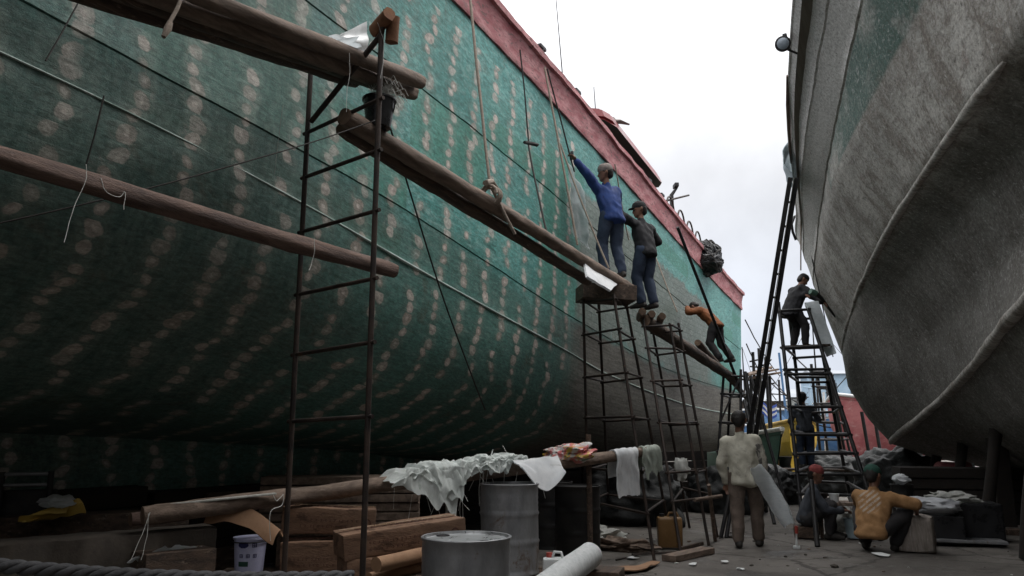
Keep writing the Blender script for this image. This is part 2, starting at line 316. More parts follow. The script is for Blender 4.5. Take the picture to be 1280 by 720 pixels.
def part(name, bm, mat, parent, label=None, local=False, smooth=True):
    root = parent
    while root.parent: root = root.parent
    me = bm if isinstance(bm, bpy.types.Mesh) else bm2me(name, bm)
    if not local: me.transform(ROOTM[root.name].inverted())
    o = link(name, me, mat, smooth); o.parent = parent; setp(o, label); return o
def single(name, bm, mat, label, cat, group=None, kind=None, smooth=True, base=None):
    me = bm if isinstance(bm, bpy.types.Mesh) else bm2me(name, bm)
    if base is None:
        xs = [v.co for v in me.vertices]; c = V(((min(v.x for v in xs) + max(v.x for v in xs)) / 2, (min(v.y for v in xs) + max(v.y for v in xs)) / 2, min(v.z for v in xs)))
    else: c = V(base)
    me.transform(Matrix.Translation(-c)); o = link(name, me, mat, smooth); o.location = c
    return setp(o, label, cat, group, kind)
def copy_part(src, parent, M4, name=None):
    o = src.copy(); COL.objects.link(o); o.parent = parent; o.matrix_local = M4; return o

# ------------------------------------------------------------------ geometry
def BM(): return bmesh.new()
def frame(d):
    d = d.normalized(); a = V((0, 0, 1)) if abs(d.z) < .9 else V((1, 0, 0))
    x = d.cross(a).normalized(); return x, x.cross(d).normalized()
def tube(bm, pts, r, seg=10, cap=True, jitter=0, mi=0, flat=1.0, endmi=None):
    pts = [V(p) for p in pts]; n = len(pts); rs = r if isinstance(r, (list, tuple)) else [r] * n
    rings = []; x = None
    for i, p in enumerate(pts):
        d = (pts[min(i + 1, n - 1)] - pts[max(i - 1, 0)]).normalized()
        if x is None: x, y = frame(d)
        else:
            x = (x - d * x.dot(d)).normalized()
        y = d.cross(x).normalized() * -1
        ring = []
        for k in range(seg):
            a = 2 * PI * k / seg; rr = rs[i]
            if jitter: rr *= 1 + jitter * (mnoise.noise(p * 1.7 + V((math.cos(a), math.sin(a), 3)) * 1.1) + .6 * mnoise.noise(p * 5 + V((math.cos(a), math.sin(a), 9)) * 2.6))
            ring.append(bm.verts.new(p + x * math.cos(a) * rr + y * math.sin(a) * rr * flat))
        rings.append(ring)
    for i in range(n - 1):
        for k in range(seg):
            f = bm.faces.new((rings[i][k], rings[i][(k + 1) % seg], rings[i + 1][(k + 1) % seg], rings[i + 1][k])); f.material_index = mi
    if cap:
        for rg in (rings[0][::-1], rings[-1]):
            f = bm.faces.new(rg); f.material_index = mi if endmi is None else endmi
    return bm
def sub(a, b, n): a, b = V(a), V(b); return [a.lerp(b, i / n) for i in range(n + 1)]
def sag(a, b, n, s, ph=0): return [p - V((0, 0, 4 * s * (i / n) * (1 - i / n))) + V((mnoise.noise(p * .9 + V((ph, 0, 0))), mnoise.noise(p * .9 + V((0, ph, 5))), 0)) * .02 for i, p in enumerate(sub(a, b, n))]
def log_bm(a, b, r, seg=14, bend=.03, r2=None, seed=0):
    a, b = V(a), V(b); n = max(8, int((b - a).length / .10)); bm = BM(); pts = []
    for i, p in enumerate(sub(a, b, n)):
        t = i / n; w = math.sin(t * PI)
        pts.append(p + V((mnoise.noise(V((t * 2.3, seed, 1))), mnoise.noise(V((t * 2.3, seed, 7))), mnoise.noise(V((t * 2.1, seed, 13))))) * bend * w)
    r2 = r2 or r * .86
    tube(bm, pts, [(r + (r2 - r) * i / n) * (1 + .06 * mnoise.noise(V((i * .5, seed, 3)))) * (.9 if i in (0, n) else 1) for i in range(n + 1)], 22, True, .16, 0, 1, 1)
    return bm
def box(bm, c, s, rot=None, bev=0, mi=0):
    m = Matrix.Translation(V(c)) @ (rot.to_4x4() if rot is not None else Matrix.Identity(4)) @ Matrix.Diagonal((s[0], s[1], s[2], 1))
    g = bmesh.ops.create_cube(bm, size=1, matrix=m); vs = g['verts']
    for f in {f for v in vs for f in v.link_faces}: f.material_index = mi
    if bev:
        bmesh.ops.bevel(bm, geom=list({e for v in vs for e in v.link_edges}), offset=bev, segments=2, affect='EDGES', profile=.6)
    return bm
def rz(deg): return Matrix.Rotation(math.radians(deg), 3, 'Z')
def beam_box(bm, a, b, w, h, bev=.006, mi=0):
    a, b = V(a), V(b); d = (b - a); L = d.length; d.normalize(); x, y = frame(d)
    return box(bm, (a + b) / 2, (w, h, L), Matrix((x, y, d)).transposed() if Matrix((x, y, d)).determinant() > 0 else Matrix((x, -y, d)).transposed(), bev, mi)
def lathe(bm, prof, c, seg=40, axis=None, mi=0, capb=True, capt=True):
    c = V(c); R = Matrix.Identity(3)
    if axis is not None: R = V((0, 0, 1)).rotation_difference(V(axis).normalized()).to_matrix()
    rings = []
    for r, z in prof: rings.append([bm.verts.new(c + R @ V((r * math.cos(2 * PI * k / seg), r * math.sin(2 * PI * k / seg), z))) for k in range(seg)])
    for i in range(len(prof) - 1):
        for k in range(seg): bm.faces.new((rings[i][k], rings[i][(k + 1) % seg], rings[i + 1][(k + 1) % seg], rings[i + 1][k])).material_index = mi
    if capb: bm.faces.new(rings[0][::-1]).material_index = mi
    if capt: bm.faces.new(rings[-1]).material_index = mi
    return bm
def rough(me, amp, sc, seed=0):
    for v in me.vertices:
        v.co += V((mnoise.noise(v.co * sc + V((seed, 0, 0))), mnoise.noise(v.co * sc + V((0, seed + 9, 0))), mnoise.noise(v.co * sc + V((0, 3, seed))))) * amp
    return me
def grid_bm(f, nu, nv, uvf=None):
    bm = BM(); g = [[bm.verts.new(f(i / nu, j / nv)) for j in range(nv + 1)] for i in range(nu + 1)]
    for i in range(nu):
        for j in range(nv): bm.faces.new((g[i][j], g[i + 1][j], g[i + 1][j + 1], g[i][j + 1]))
    return bm
def thicken(bm, t):
    bmesh.ops.recalc_face_normals(bm, faces=bm.faces[:]); bmesh.ops.solidify(bm, geom=bm.faces[:], thickness=t); return bm
def interp(tab, x):
    if x <= tab[0][0]: return tab[0][1]
    for (a, va), (b, vb) in zip(tab, tab[1:]):
        if x <= b:
            return va + (vb - va) * (x - a) / (b - a)
    return tab[-1][1]
def smooth_tab(tab, x):
    xs = [t[0] for t in tab]; ys = [t[1] for t in tab]; n = len(tab)
    if x <= xs[0]: return ys[0]
    if x >= xs[-1]: return ys[-1]
    i = max(k for k in range(n - 1) if xs[k] <= x)
    def sl(k):
        a, b = max(0, k - 1), min(n - 1, k + 1); return (ys[b] - ys[a]) / (xs[b] - xs[a])
    h = xs[i + 1] - xs[i]; t = (x - xs[i]) / h
    return (2*t**3-3*t*t+1)*ys[i] + (t**3-2*t*t+t)*h*sl(i) + (-2*t**3+3*t*t)*ys[i+1] + (t**3-t*t)*h*sl(i+1)
def loft(stations, secf, groove=(), sub_n=6):
    """secf(y) -> list of (point, strake coordinate); rows between are subdivided; grooves cut at the listed strake numbers"""
    bm = BM(); lg = bm.loops.layers.uv.new('girth'); ls = bm.loops.layers.uv.new('strake'); rows = []
    for y in stations:
        pts = secf(y); row = []; g = 0; last = None
        for p, s in pts:
            if last is not None: g += (p - last).length
            last = p; row.append((bm.verts.new(p), y, g, s))
        rows.append(row)
    for a, b in zip(rows, rows[1:]):
        for j in range(len(a) - 1):
            q = (a[j], b[j], b[j + 1], a[j + 1])
            try: f = bm.faces.new([w[0] for w in q])
            except ValueError: continue
            for l, w in zip(f.loops, q): l[lg].uv = (w[1], w[2]); l[ls].uv = (w[1], w[3])
    return bm, rows
def frange(a, b, st):
    n = int(round((b - a) / st)); return [a + (b - a) * i / n for i in range(n + 1)]

# ================================================================== SETTING
def ground():
    bm = BM()
    xs = [-300, -120, -60, -30] + [-16 + i * .5 for i in range(57)] + [20, 40, 120, 300]
    ys = [-300, -60, -12] + [-4 + i * .5 for i in range(69)] + [40, 60, 120, 400]
    g = [[bm.verts.new((x, y, .035 * (mnoise.noise(V((x * .35, y * .35, 0))) - .2) if abs(x) < 16 and -4 < y < 30 else -.02)) for y in ys] for x in xs]
    for i in range(len(xs) - 1):
        for j in range(len(ys) - 1): bm.faces.new((g[i][j], g[i + 1][j], g[i + 1][j + 1], g[i][j + 1]))
    o = link('ground', bm2me('ground', bm), 'ground'); setp(o, 'dark damp dirty concrete of the boatyard', 'ground', kind='structure')
ground()
def gz(x, y): return .035 * (mnoise.noise(V((x * .35, y * .35, 0))) - .2)

# ------------------------------------------------------------------ left boat
ZS = [(-8, 8.2), (-3, 7.35), (1, 7.0), (4, 6.82), (7.14, 6.66), (9.96, 6.5), (12.36, 6.31), (16.4, 5.92), (20, 5.6), (23.9, 5.33)]
ZW = [(-8, 5.0), (-1, 3.95), (3.07, 3.73), (4.73, 3.57), (7.25, 3.23), (10.66, 2.81), (12.64, 2.55), (18, 2.2), (24, 2.1)]
Z2 = [(-8, 5.4), (0, 4.3), (5.86, 3.92), (7.98, 3.68), (11.07, 3.31), (16, 2.9), (24, 2.75)]
Z1 = [(-8, 6.6), (0, 5.6), (6.66, 5.3), (7.96, 5.23), (9.92, 5.10), (16, 4.6), (24, 4.05)]
ZB = [(-8, 2.4), (0, 1.62), (4, 1.55), (8, 1.36), (12, 1.08), (24, .95)]
XC = -7.65; Y_END = 23.85
def lh_scale(y): return 1 if y > 1 else max(.06, 1 - ((1 - y) / 8.6) ** 1.7)
def lh_section(y, side=1):
    zs, zw, z2, z1, zb = [smooth_tab(t, y) for t in (ZS, ZW, Z2, Z1, ZB)]
    k = lh_scale(y); pts = []
    fl = 2.0 * max(0, min(1, (6.2 - y) / 6.0)) ** 1.3  # bow flare added above the view to shade the near side
    def add(x, z, s):
        x += fl * max(0, min(1.2, (z - 4.75 - .22 * max(0, y - 1)) / 2.2)) ** 1.4; pts.append((V((XC + side * (x - XC) * k, y, z)), s))
    add(-7.36, zb - .55, 0); add(-7.34, zb - .28, .02); add(-7.33, zb - .02, .05)
    for x, f in ((-7.25, 0), (-6.9, .035), (-6.55, .085), (-6.2, .15), (-5.98, .215), (-5.8, .28), (-5.64, .333), (-5.48, .39), (-5.28, .44), (-5.1, .50), (-4.98, .57), (-4.9, .64), (-4.83, .73), (-4.77, .82), (-4.73, .91)):
        f = f ** (1 + max(0, min(1.5, (y - 5) * .15))); add(x, zb + (zw - zb) * f, .06 + .9 * f)
    add(-4.70, zw - .012, .985); add(-4.70, zw, 1)
    def fill(za, xa, zb_, xb, s0, s1, n):
        for i in range(1, n):
            t = i / n; add(xa + (xb - xa) * t, za + (zb_ - za) * t, s0 + (s1 - s0) * t)
    fill(zw, -4.70, z2, -4.64, 1, 2, 4)
    def groove(z, x, s):
        add(x, z - .010, s - .03); add(x - .010, z - .007, s - .015); add(x - .010, z + .002, s); add(x + .007, z + .006, s + .01)
    groove(z2, -4.64, 2); fill(z2 + .016, -4.63, z1 - .03, -4.575, 2.01, 2.97, 9)
    groove(z1, -4.575, 3); fill(z1 + .016, -4.565, zs, -4.50, 3.01, 5, 9); add(-4.50, zs, 5)
    return pts
boat = empty('fishing_boat', (XC, 9, .9), 'huge green fibreglassed boat with red bulwark and columns of pinkish filler dabs', 'boat', 'boats hauled out in the yard')
stn = frange(-7.6, Y_END, .16)
def lh_mesh():
    bm, rows = loft(stn, lambda y: lh_section(y, 1)); bm2, rows2 = loft(stn[::4] + [stn[-1]], lambda y: lh_section(y, -1))
    bm.faces.new([w[0] for w in rows[-1]] + [bm.verts.new(V((-2 * 0 + 2 * XC - w[0].co.x, w[0].co.y, w[0].co.z))) for w in reversed(rows[-1])])  # transom
    me2 = bpy.data.meshes.new('t'); bm2.to_mesh(me2); bm2.free(); bm.from_mesh(me2); bpy.data.meshes.remove(me2)
    # keel underside and deck
    for i in range(len(stn) - 1):
        a, b = rows[i], rows[i + 1]
        for j in (0, ):
            p, q = a[j][0].co, b[j][0].co
            bm.faces.new([bm.verts.new(c) for c in (p, q, V((2 * XC - q.x, q.y, q.z)), V((2 * XC - p.x, p.y, p.z)))])
    return bm
hm = lh_mesh()
me = bpy.data.meshes.new('hull'); hm.to_mesh(me); hm.free()
for v in me.vertices:
    if v.co.x > -7.2:
        v.co.x += .016 * mnoise.noise(V((v.co.y * 1.1, v.co.z * 1.3, 0))) + .006 * mnoise.noise(V((v.co.y * 4, v.co.z * 4, 2)))
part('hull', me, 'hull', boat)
bm = BM()
def sheer_pt(y, dx=0, dz=0): return [p for p, s in lh_section(y)][-1] + V((dx, 0, dz))
DK = [[bm.verts.new(V((x, y, smooth_tab(ZS, y) - .15))) for x in (sheer_pt(y).x - .05, XC, 2 * XC - sheer_pt(y).x + .05)] for y in stn[::4] + [Y_END - .05]]
for a, b in zip(DK, DK[1:]):
    for j in (0, 1): bm.faces.new((a[j], b[j], b[j + 1], a[j + 1]))
part('deck', bm, 'deck', boat)
# red bulwark with its capping
def bul(side):
    bm = BM(); rows = []
    for y in stn:
        k = .44 + .02 * mnoise.noise(V((y * .6, 0, 4))); p = sheer_pt(y)
        prof = [(.035, -.05), (.045, .0), (.03, .06), (.05, .22), (.075, k - .06), (.125, k - .05), (.125, k + .035), (-.05, k + .035), (-.06, 0), (-.02, -.05)]
        rows.append([bm.verts.new(V((XC + side * (p.x + dx + .022 * mnoise.noise(V((y * 1.7, dz * 3, side))) + .012 * mnoise.noise(V((y * 5, dz * 7, side))) - XC), y, p.z + dz))) for dx, dz in prof])
    for a, b in zip(rows, rows[1:]):
        for j in range(len(prof)): bm.faces.new((a[j], b[j], b[(j + 1) % len(prof)], a[(j + 1) % len(prof)]))
    bm.faces.new(rows[-1]); bm.faces.new(rows[0][::-1]); return bm
part('bulwark', bul(1), 'red', boat); part('bulwark', bul(-1), 'red', boat)
bm = BM(); box(bm, (XC, Y_END + .03, smooth_tab(ZS, Y_END) + .17), (6.2, .12, .58), bev=.02); part('stern_bulwark', bm, 'red', boat)
bm = BM()
ysr = frange(-7, Y_END, .3); tube(bm, [V((XC + (-4.700 - XC) * lh_scale(y), y, smooth_tab(ZW, y))) for y in ysr], [.009 + .009 * max(0, min(1, (y - 3.5) / 3)) for y in ysr], 8, flat=.8); part('rubbing_ridge', bm, 'batten', boat)
# deckhouse with overhanging red roof
dh = BM(); box(dh, (-6.7, 14.3, 6.5), (3.6, 3.4, 1.7), bev=.02); dh = part('deckhouse', dh, 'dark_in', boat)
bm = BM(); prof = []
for t in range(0, 13):
    a = PI * t / 12; prof.append((-4.62 - 1.0 + 1.0 * math.sin(a) if 0 < t < 12 else -5.62, 12.45))
poly = [V((-4.52, 12.75, 7.2)), V((-4.58, 12.5, 7.2)), V((-4.78, 12.35, 7.2)), V((-5.1, 12.28, 7.2)), V((-8.6, 12.28, 7.2)), V((-8.6, 16.2, 6.98)), V((-4.66, 16.2, 6.98)), V((-4.56, 16.0, 6.98))]
lo = [bm.verts.new(p) for p in poly]; hi = [bm.verts.new(p + V((0, 0, .24)) + V(((XC - p.x) * .03, .02, 0))) for p in poly]
bm.faces.new(lo[::-1]).material_index = 1; bm.faces.new(hi)
for i in range(len(poly)): bm.faces.new((lo[i], lo[(i + 1) % 8], hi[(i + 1) % 8], hi[i]))
bmesh.ops.bevel(bm, geom=[e for e in bm.edges if abs(e.verts[0].co.z - e.verts[1].co.z) < .05], offset=.05, segments=2, affect='EDGES')
part('roof', bm, ['redroof', 'dark_in'], dh, smooth=False)
for y in (13.1, 13.9, 14.7, 15.5):
    bm = BM(); box(bm, (-4.89, y, 6.85), (.03, .6, .42)); part('window', bm, 'pane', dh)
# aerials, rods, hoops of the rail
for (x, y, z0, z1, lean) in ((-5.0, 11.8, 6.2, 9.7, -.28), (-5.2, 13.7, 7.4, 8.45, -.06)):
    bm = BM(); tube(bm, sub((x, y, z0), (x + lean * .5, y + lean, z1), 6), [.016, .014, .012, .010, .009, .008, .007], 6); part('aerial', bm, 'black_steel', boat)
bm = BM(); tube(bm, sub(at(833, 251, 17.6), at(861, 244, 18.2), 3), .025, 6); part('rod', bm, 'rust', boat)
for i, y in enumerate((16.7, 17.6, 18.4, 19.2)):
    bm = BM(); p = sheer_pt(y, -.1, .45); tube(bm, [p + V((0, .32 * math.cos(a), .55 * math.sin(a) ** .7 if 0 < math.sin(a) else 0)) for a in [PI * k / 12 for k in range(13)]], .022, 8); part('rail_hoop', bm, 'rust', boat)
for i, (y, h) in enumerate(((9.55, .16), (14.7, .1), (15.6, .13), (10.9, .12))):
    bm = BM(); p = sheer_pt(y, .02, .48); tube(bm, [p, p + V((0, 0, h))], .04, 8); box(bm, p + V((0, 0, h)), (.09, .2, .06), bev=.015); part('cleat', bm, 'black_steel', boat)

# things on the left boat's rail
bm = BM(); p0 = sheer_pt(13.35, -.25, .55); tube(bm, [p0, p0 + V((0, 0, .74))], .03, 8)
p1 = p0 + V((0, 0, .68)); tube(bm, [p1 + V((-.08, -.05, -.30)), p1 + V((-.03, 0, -.1)), p1 + V((.0, 0, .08)), p1 + V((.03, .02, .12))], [.05, .09, .08, .03], 12, jitter=.7); tube(bm, [p1 + V((0, 0, .05)), p1 + V((.12, .1, .07)), p1 + V((.27, .22, .02))], [.05, .045, .015], 8, jitter=.6)
single('rag_bundle', bm, 'hair_grey', 'dark grey rag flapping on a post above the red rail of the green boat', 'rag')
bm = BM(); p0 = sheer_pt(17.2, -.2, .5); tube(bm, [p0, p0 + V((0, 0, .75)), p0 + V((.12, .08, .95))], [.05, .05, .03], 8); box(bm, p0 + V((.1, .05, .98)), (.1, .24, .1), rz(30), .02)
single('rail_post', bm, 'black_steel', 'small dark post standing on the stern rail beside the black net bundle', 'post')
def blob(c, s, amp, sc, seed, sub_=4):
    bm = BM(); bmesh.ops.create_icosphere(bm, subdivisions=sub_, radius=1)
    for v in bm.verts: v.co = blobpt(c, s, amp, sc, seed, v.co.copy())
    return bm
def blobpt(c, s, amp, sc, seed, n):
    k = 1 + amp * mnoise.noise(n * sc + V((seed, 0, 0))) + amp * .5 * mnoise.noise(n * sc * 2.7 + V((0, seed, 0)))
    return V(c) + V((n.x * s[0], n.y * s[1], n.z * s[2])) * k
nb = empty('net_bundle', V((-4.25, 19.6, 5.6)), 'bulky black tarpaulin and net bundle lashed on the stern rail of the green boat', 'bundle')
part('tarpaulin', blob((-4.40, 19.4, 5.98), (.33, .60, .42), .32, 1.5, 3, 5), 'tarp', nb)
rn = random.Random(4)
for k in range(26):
    q = Matrix.Rotation(rn.uniform(0, 6), 3, 'Z') @ Matrix.Rotation(rn.uniform(0, 3), 3, 'X'); h = rn.uniform(-.6, .6); sc = 1.0 + .02 * rn.random()
    bm = BM(); tube(bm, [blobpt((-4.40, 19.4, 5.98), (.34 * sc, .61 * sc, .43 * sc), .32, 1.5, 3, (q @ V((math.cos(a), math.sin(a), h + .12 * math.sin(a * 3 + k)))).normalized()) for a in [2 * PI * j / 44 for j in range(45)]], rn.uniform(.010, .024), 6); part('lashing', bm, rn.choice(('black_plastic', 'black_plastic', 'rope_dark', 'rope_dark', 'drum')), nb)

# ------------------------------------------------------------------ right boat
SEC = {
 -15: [(3.6, 9.4), (3.75, 8.8), (3.9, 8.2), (4.0, 7.4), (4.1, 6.0), (4.2, 5.5), (4.25, 4.8), (4.3, 4.0), (4.4, 3.2), (4.6, 2.2)],
 -6: [(1.6, 8.2), (1.9, 7.7), (2.2, 7.2), (2.5, 6.5), (2.7, 5.0), (2.9, 4.6), (3.0, 4.0), (3.1, 3.3), (3.4, 2.4), (4.2, 1.5)],
 -2: [(.95, 7.9), (1.35, 7.4), (1.65, 7.0), (2.0, 6.3), (2.15, 4.8), (2.4, 4.4), (2.45, 3.8), (2.45, 3.1), (2.9, 2.25), (3.9, 1.4)],
 5: [(.4, 7.4), (.85, 6.9), (1.15, 6.5), (1.6, 5.8), (1.82, 4.55), (2.2, 4.25), (2.35, 3.65), (2.0, 3.0), (2.5, 2.1), (3.6, 1.3)],
 7: [(.26, 7.25), (.66, 6.76), (.95, 6.36), (1.3, 5.6), (1.56, 4.5), (2.02, 4.2), (2.22, 3.55), (1.97, 2.9), (2.5, 2.02), (3.55, 1.2)],
 9.5: [(.08, 7.05), (.42, 6.6), (.68, 6.18), (.88, 5.5), (1.32, 4.5), (1.78, 4.18), (2.08, 3.5), (1.98, 2.74), (2.5, 1.9), (3.5, 1.1)],
 12: [(-.1, 6.8), (.17, 6.35), (.48, 5.96), (.51, 5.47), (1.1, 4.45), (1.54, 4.1), (1.95, 3.3), (2.05, 2.5), (2.5, 1.75), (3.4, 1.0)],
 14.4: [(-.15, 6.52), (.0, 6.15), (.33, 5.78), (.38, 5.4), (.92, 4.3), (1.27, 3.93), (1.75, 3.1), (2.0, 2.2), (2.5, 1.6), (3.3, .95)],
 17: [(-.16, 6.27), (-.04, 5.95), (.2, 5.52), (.26, 5.2), (.77, 4.1), (.92, 3.6), (1.28, 2.6), (1.74, 1.78), (2.4, 1.35), (3.2, .9)],
 19.3: [(-.14, 6.05), (.0, 5.5), (.12, 4.9), (.2, 4.6), (.58, 3.3), (.64, 2.6), (.98, 1.9), (1.42, 1.34), (2.2, 1.05), (3.1, .85)],
 20.2: [(.5, 6.05), (.65, 5.5), (.75, 4.9), (.95, 4.1), (1.15, 3.3), (1.2, 2.6), (1.45, 1.9), (1.9, 1.34), (2.5, 1.05), (3.3, .85)]}
SK = sorted(SEC); SS = [7, 6, 5.5, 5, 4, 3.7, 3, 2, 1, 0]; RXC = 4.9
def r_pt(y, j): return V((smooth_tab([(k, SEC[k][j][0]) for k in SK], y), y, smooth_tab([(k, SEC[k][j][1]) for k in SK], y)))
def rh_section(y, side=1):
    P = [r_pt(y, j) for j in range(10)]; pts = []; nsub = [4, 4, 5, 8, 3, 6, 6, 6, 7]
    if side < 0: nsub = [2] * 9
    for j in range(9):
        for i in range(nsub[j]):
            t = i / nsub[j]; p = P[j].lerp(P[j + 1], t); s = SS[j] + (SS[j + 1] - SS[j]) * t
            if i == 0 and j in (1, 2):
                pts += [(p + V((-.012, 0, .025)), s + .02), (p + V((-.02, 0, .004)), s + .01), (p + V((.03, 0, .002)), s), (p + V((.03, 0, -.022)), s - .01), (p + V((.004, 0, -.032)), s - .02)]
            else: pts.append((p, s))
    pts.append((P[9], 0)); k = 1
    out = []
    for p, s in pts:
        q = V((RXC - side * (RXC - p.x), p.y, p.z)); out.append((RW(*q), s))
    return out
gboat = empty('trawler', RW(RXC, 8, .8), 'towering weathered grey boat hull with faded green band, overhanging on the right', 'boat', 'boats hauled out in the yard')
rst = frange(-15, 20.2, .19); bm, rows = loft(rst, lambda y: rh_section(y, 1)); bm2, rows2 = loft(rst[::5] + [rst[-1]], lambda y: rh_section(y, -1))
mirror = lambda c: (lambda lx, ly: RW(2 * RXC - lx, ly, c.z))(c.x * math.cos(RA) + c.y * math.sin(RA), -c.x * math.sin(RA) + c.y * math.cos(RA))
bm.faces.new([w[0] for w in rows[-1]] + [bm.verts.new(mirror(w[0].co)) for w in reversed(rows[-1])])
for i in range(0, len(rst) - 1):
    p, q = rows[i][-1][0].co, rows[i + 1][-1][0].co; bm.faces.new([bm.verts.new(c) for c in (p, q, mirror(q), mirror(p))])
me2 = bpy.data.meshes.new('t'); bm2.to_mesh(me2); bm2.free(); bm.from_mesh(me2); bpy.data.meshes.remove(me2)
me = bpy.data.meshes.new('hull'); bm.to_mesh(me); bm.free()
for v in me.vertices:
    q = v.co * 1.2; v.co += V((mnoise.noise(q), 0, mnoise.noise(q + V((5, 0, 0))) * .4)) * .016 + V((mnoise.noise(v.co * 4.5), 0, 0)) * .012
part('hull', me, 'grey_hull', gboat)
bm = BM(); DK = [[bm.verts.new(RW(x, y, r_pt(y, 0).z - .25)) for x in (r_pt(y, 0).x + .06, 2 * RXC - r_pt(y, 0).x - .06)] for y in rst[::4]]
for a, b in zip(DK, DK[1:]): bm.faces.new((a[0], b[0], b[1], a[1]))
part('deck', bm, 'deck', gboat)
bm = BM(); box(bm, RW(5.0, -2.8, 9.6), (7.9, 14, 5.4), rz(5.9), .1); wh = part('shade_wheelhouse', bm, 'white_paint', gboat, smooth=False)  # added out of view, casts shade on the near green hull
for k in range(5): bm = BM(); box(bm, RW(2.6 + 1.2 * k, 4.22, 10.6), (.8, .05, .8), rz(5.9)); part('window', bm, 'pane', wh, smooth=False)
def rtube(ys, j, r, off=(0, 0, 0), seg=10, flat=1, taper=True):
    pts = [RW(*(r_pt(y, j) + V(off))) for y in ys]; n = len(pts); bm = BM()
    tube(bm, pts, [r * (1 if not taper else min(1, .35 + .65 * min(i, n - 1 - i) / 2.0)) * (1 + .3 * mnoise.noise(pts[i] * 1.1) + .15 * mnoise.noise(pts[i] * 3.5)) for i in range(n)], seg, flat=flat); return bm
bm = rtube(frange(6.85, 19.2, .22), 4, .05, (.02, 0, -.01), 12); part('chine_rail', bm, 'grey_hull', gboat)
bm = rtube(frange(-4, 19.4, .25), 7, .075, (-.01, 0, 0), 12); part('bilge_rail', bm, MT['grey_hull'], gboat)
bm = rtube(frange(-5, 19.6, .3), 0, .035, (.01, 0, .02), 8); part('gunwale', bm, 'grey_hull', gboat)
for o in gboat.children:
    if o.name.startswith(('chine_rail', 'bilge_rail', 'gunwale')):
        for nm in ('girth', 'strake'):
            ul = o.data.uv_layers.new(name=nm)
            for l in o.data.loops:
                c = o.data.vertices[l.vertex_index].co; ul.data[l.index].uv = (c.y, c.z * 1.0) if nm == 'girth' else (c.y, 6.6 if o.name.startswith('gunwale') else 4.4)
# rubber strip hanging outside the gunwale
bm = BM(); tube(bm, [RW(*(r_pt(y, 0) + V((-.025, 0, dz)))) for y, dz in ((11.6, .02), (12.4, -.02), (13.2, -.05), (14.0, -.02), (14.6, .0))], [.018, .026, .026, .024, .012], 8); part('fender_strip', bm, 'wood_mid', gboat)
# floodlight on a bracket
fl = empty('floodlight', at(992, 66, 10.7), 'small round floodlight on a bracket poking from the grey hull rail into the sky', 'lamp')
c = at(978.5, 55, 10.6); ax = V((.25, -1, -.25)).normalized()
bm = BM(); lathe(bm, [(.03, -.10), (.07, -.09), (.105, -.02), (.108, .02), (.095, .025)], c, 24, ax); part('lamp_housing', bm, 'black_steel', fl)
bm = BM(); lathe(bm, [(.02, .0), (.09, .002), (.075, .02), (.02, .03)], c + ax * .012, 24, ax); part('lens', bm, 'lampglass', fl)
bm = BM(); tube(bm, [at(997, 67, 10.7), at(985, 62, 10.65), c - ax * .08 - V((0, 0, .06))], .016, 8); tube(bm, [at(988, 62, 10.65), at(984, 52, 10.65), c + V((.02, .05, .1))], .010, 6); box(bm, c + V((.03, .04, .13)), (.06, .08, .05), bev=.01); part('bracket', bm, 'black_steel', fl)
# tarp over the rail
def tarpf(u, v):
    p = RW(*(r_pt(13.9 + u * 1.6, 0) + V((-.02 - .16 * math.sin(v * PI) * (1 - .5 * u), 0, .12 - v * .62 * (1 - .55 * u))))); return p + V((mnoise.noise(V((u * 3, v * 3, 0))) * .05, 0, mnoise.noise(V((u * 4, v * 2, 4))) * .04))
single('tarpaulin', thicken(grid_bm(tarpf, 16, 10), .012), 'tarp_blue', 'pale blue tarpaulin scrap hanging over the grey hull rail above the leaning boom', 'tarpaulin')
# loop of hose hanging from the rail
bm = BM(); tube(bm, [at(x, y, 17.2) for x, y in ((1001, 268), (993, 271), (989.5, 280), (991, 290), (995, 300))], .03, 8); single('hose', bm, 'black_plastic', 'short curved black hose hanging below the grey boat rail', 'hose')

# ================================================================== SCAFFOLDS
def scaffold(name, label, cat, legs, zs, group, r=.024, pairs=None, extra=None, base=None, mat='rust', braces=()):
    """legs: list of (bottom, top); zs: heights of the rung rings; pairs: which legs the rungs join"""
    b = sum((V(l[0]) for l in legs), V()) / len(legs); o = empty(name, V((b.x, b.y, min(l[0][2] for l in legs))), label, cat, group)
    for i, (a, c) in enumerate(legs):
        bm = BM(); tube(bm, sub(a, c, 6), r, 8); part('upright', bm, mat, o)
    def P(i, z):
        a, c = V(legs[i][0]), V(legs[i][1]); t = (z - a.z) / (c.z - a.z); return a + (c - a) * t
    n = len(legs); pairs = pairs or ([(0, 1)] if n == 2 else [(0, 1), (1, 2), (2, 3), (3, 0)])
    for z in zs:
        for (i, j) in pairs:
            zz = z + random.uniform(-.02, .02); p, q = P(i, zz), P(j, zz + random.uniform(-.03, .03)); d = (q - p).normalized() * .05
            bm = BM(); tube(bm, [p - d, q + d], r * .78, 8); part('rung', bm, mat, o)
    for (i, z0, j, z1) in braces:
        bm = BM(); tube(bm, [P(i, z0), P(j, z1)], r * .7, 6); part('brace', bm, mat, o)
    return o
G1 = 'rusty steel scaffold frames and towers'
N1, F1 = V((-3.42, 4.38, 0)), V((-4.31, 4.58, 0))
sf = scaffold('ladder_scaffold', 'tall rusty ladder frame carrying the ends of the brown log planks at left', 'scaffold',
     [(N1, N1 + V((0, 0, 4.62))), (F1, F1 + V((0, 0, 4.55)))], [1.64, 2.15, 2.62, 3.15, 3.62, 4.03], G1, .021)
bm = BM(); tube(bm, [F1 + V((.08, -.05, 4.05)), N1 + V((0, 0, 4.55)), N1 + V((.07, -.04, 4.72))], .022, 8); part('hand_rail', bm, 'rust', sf)
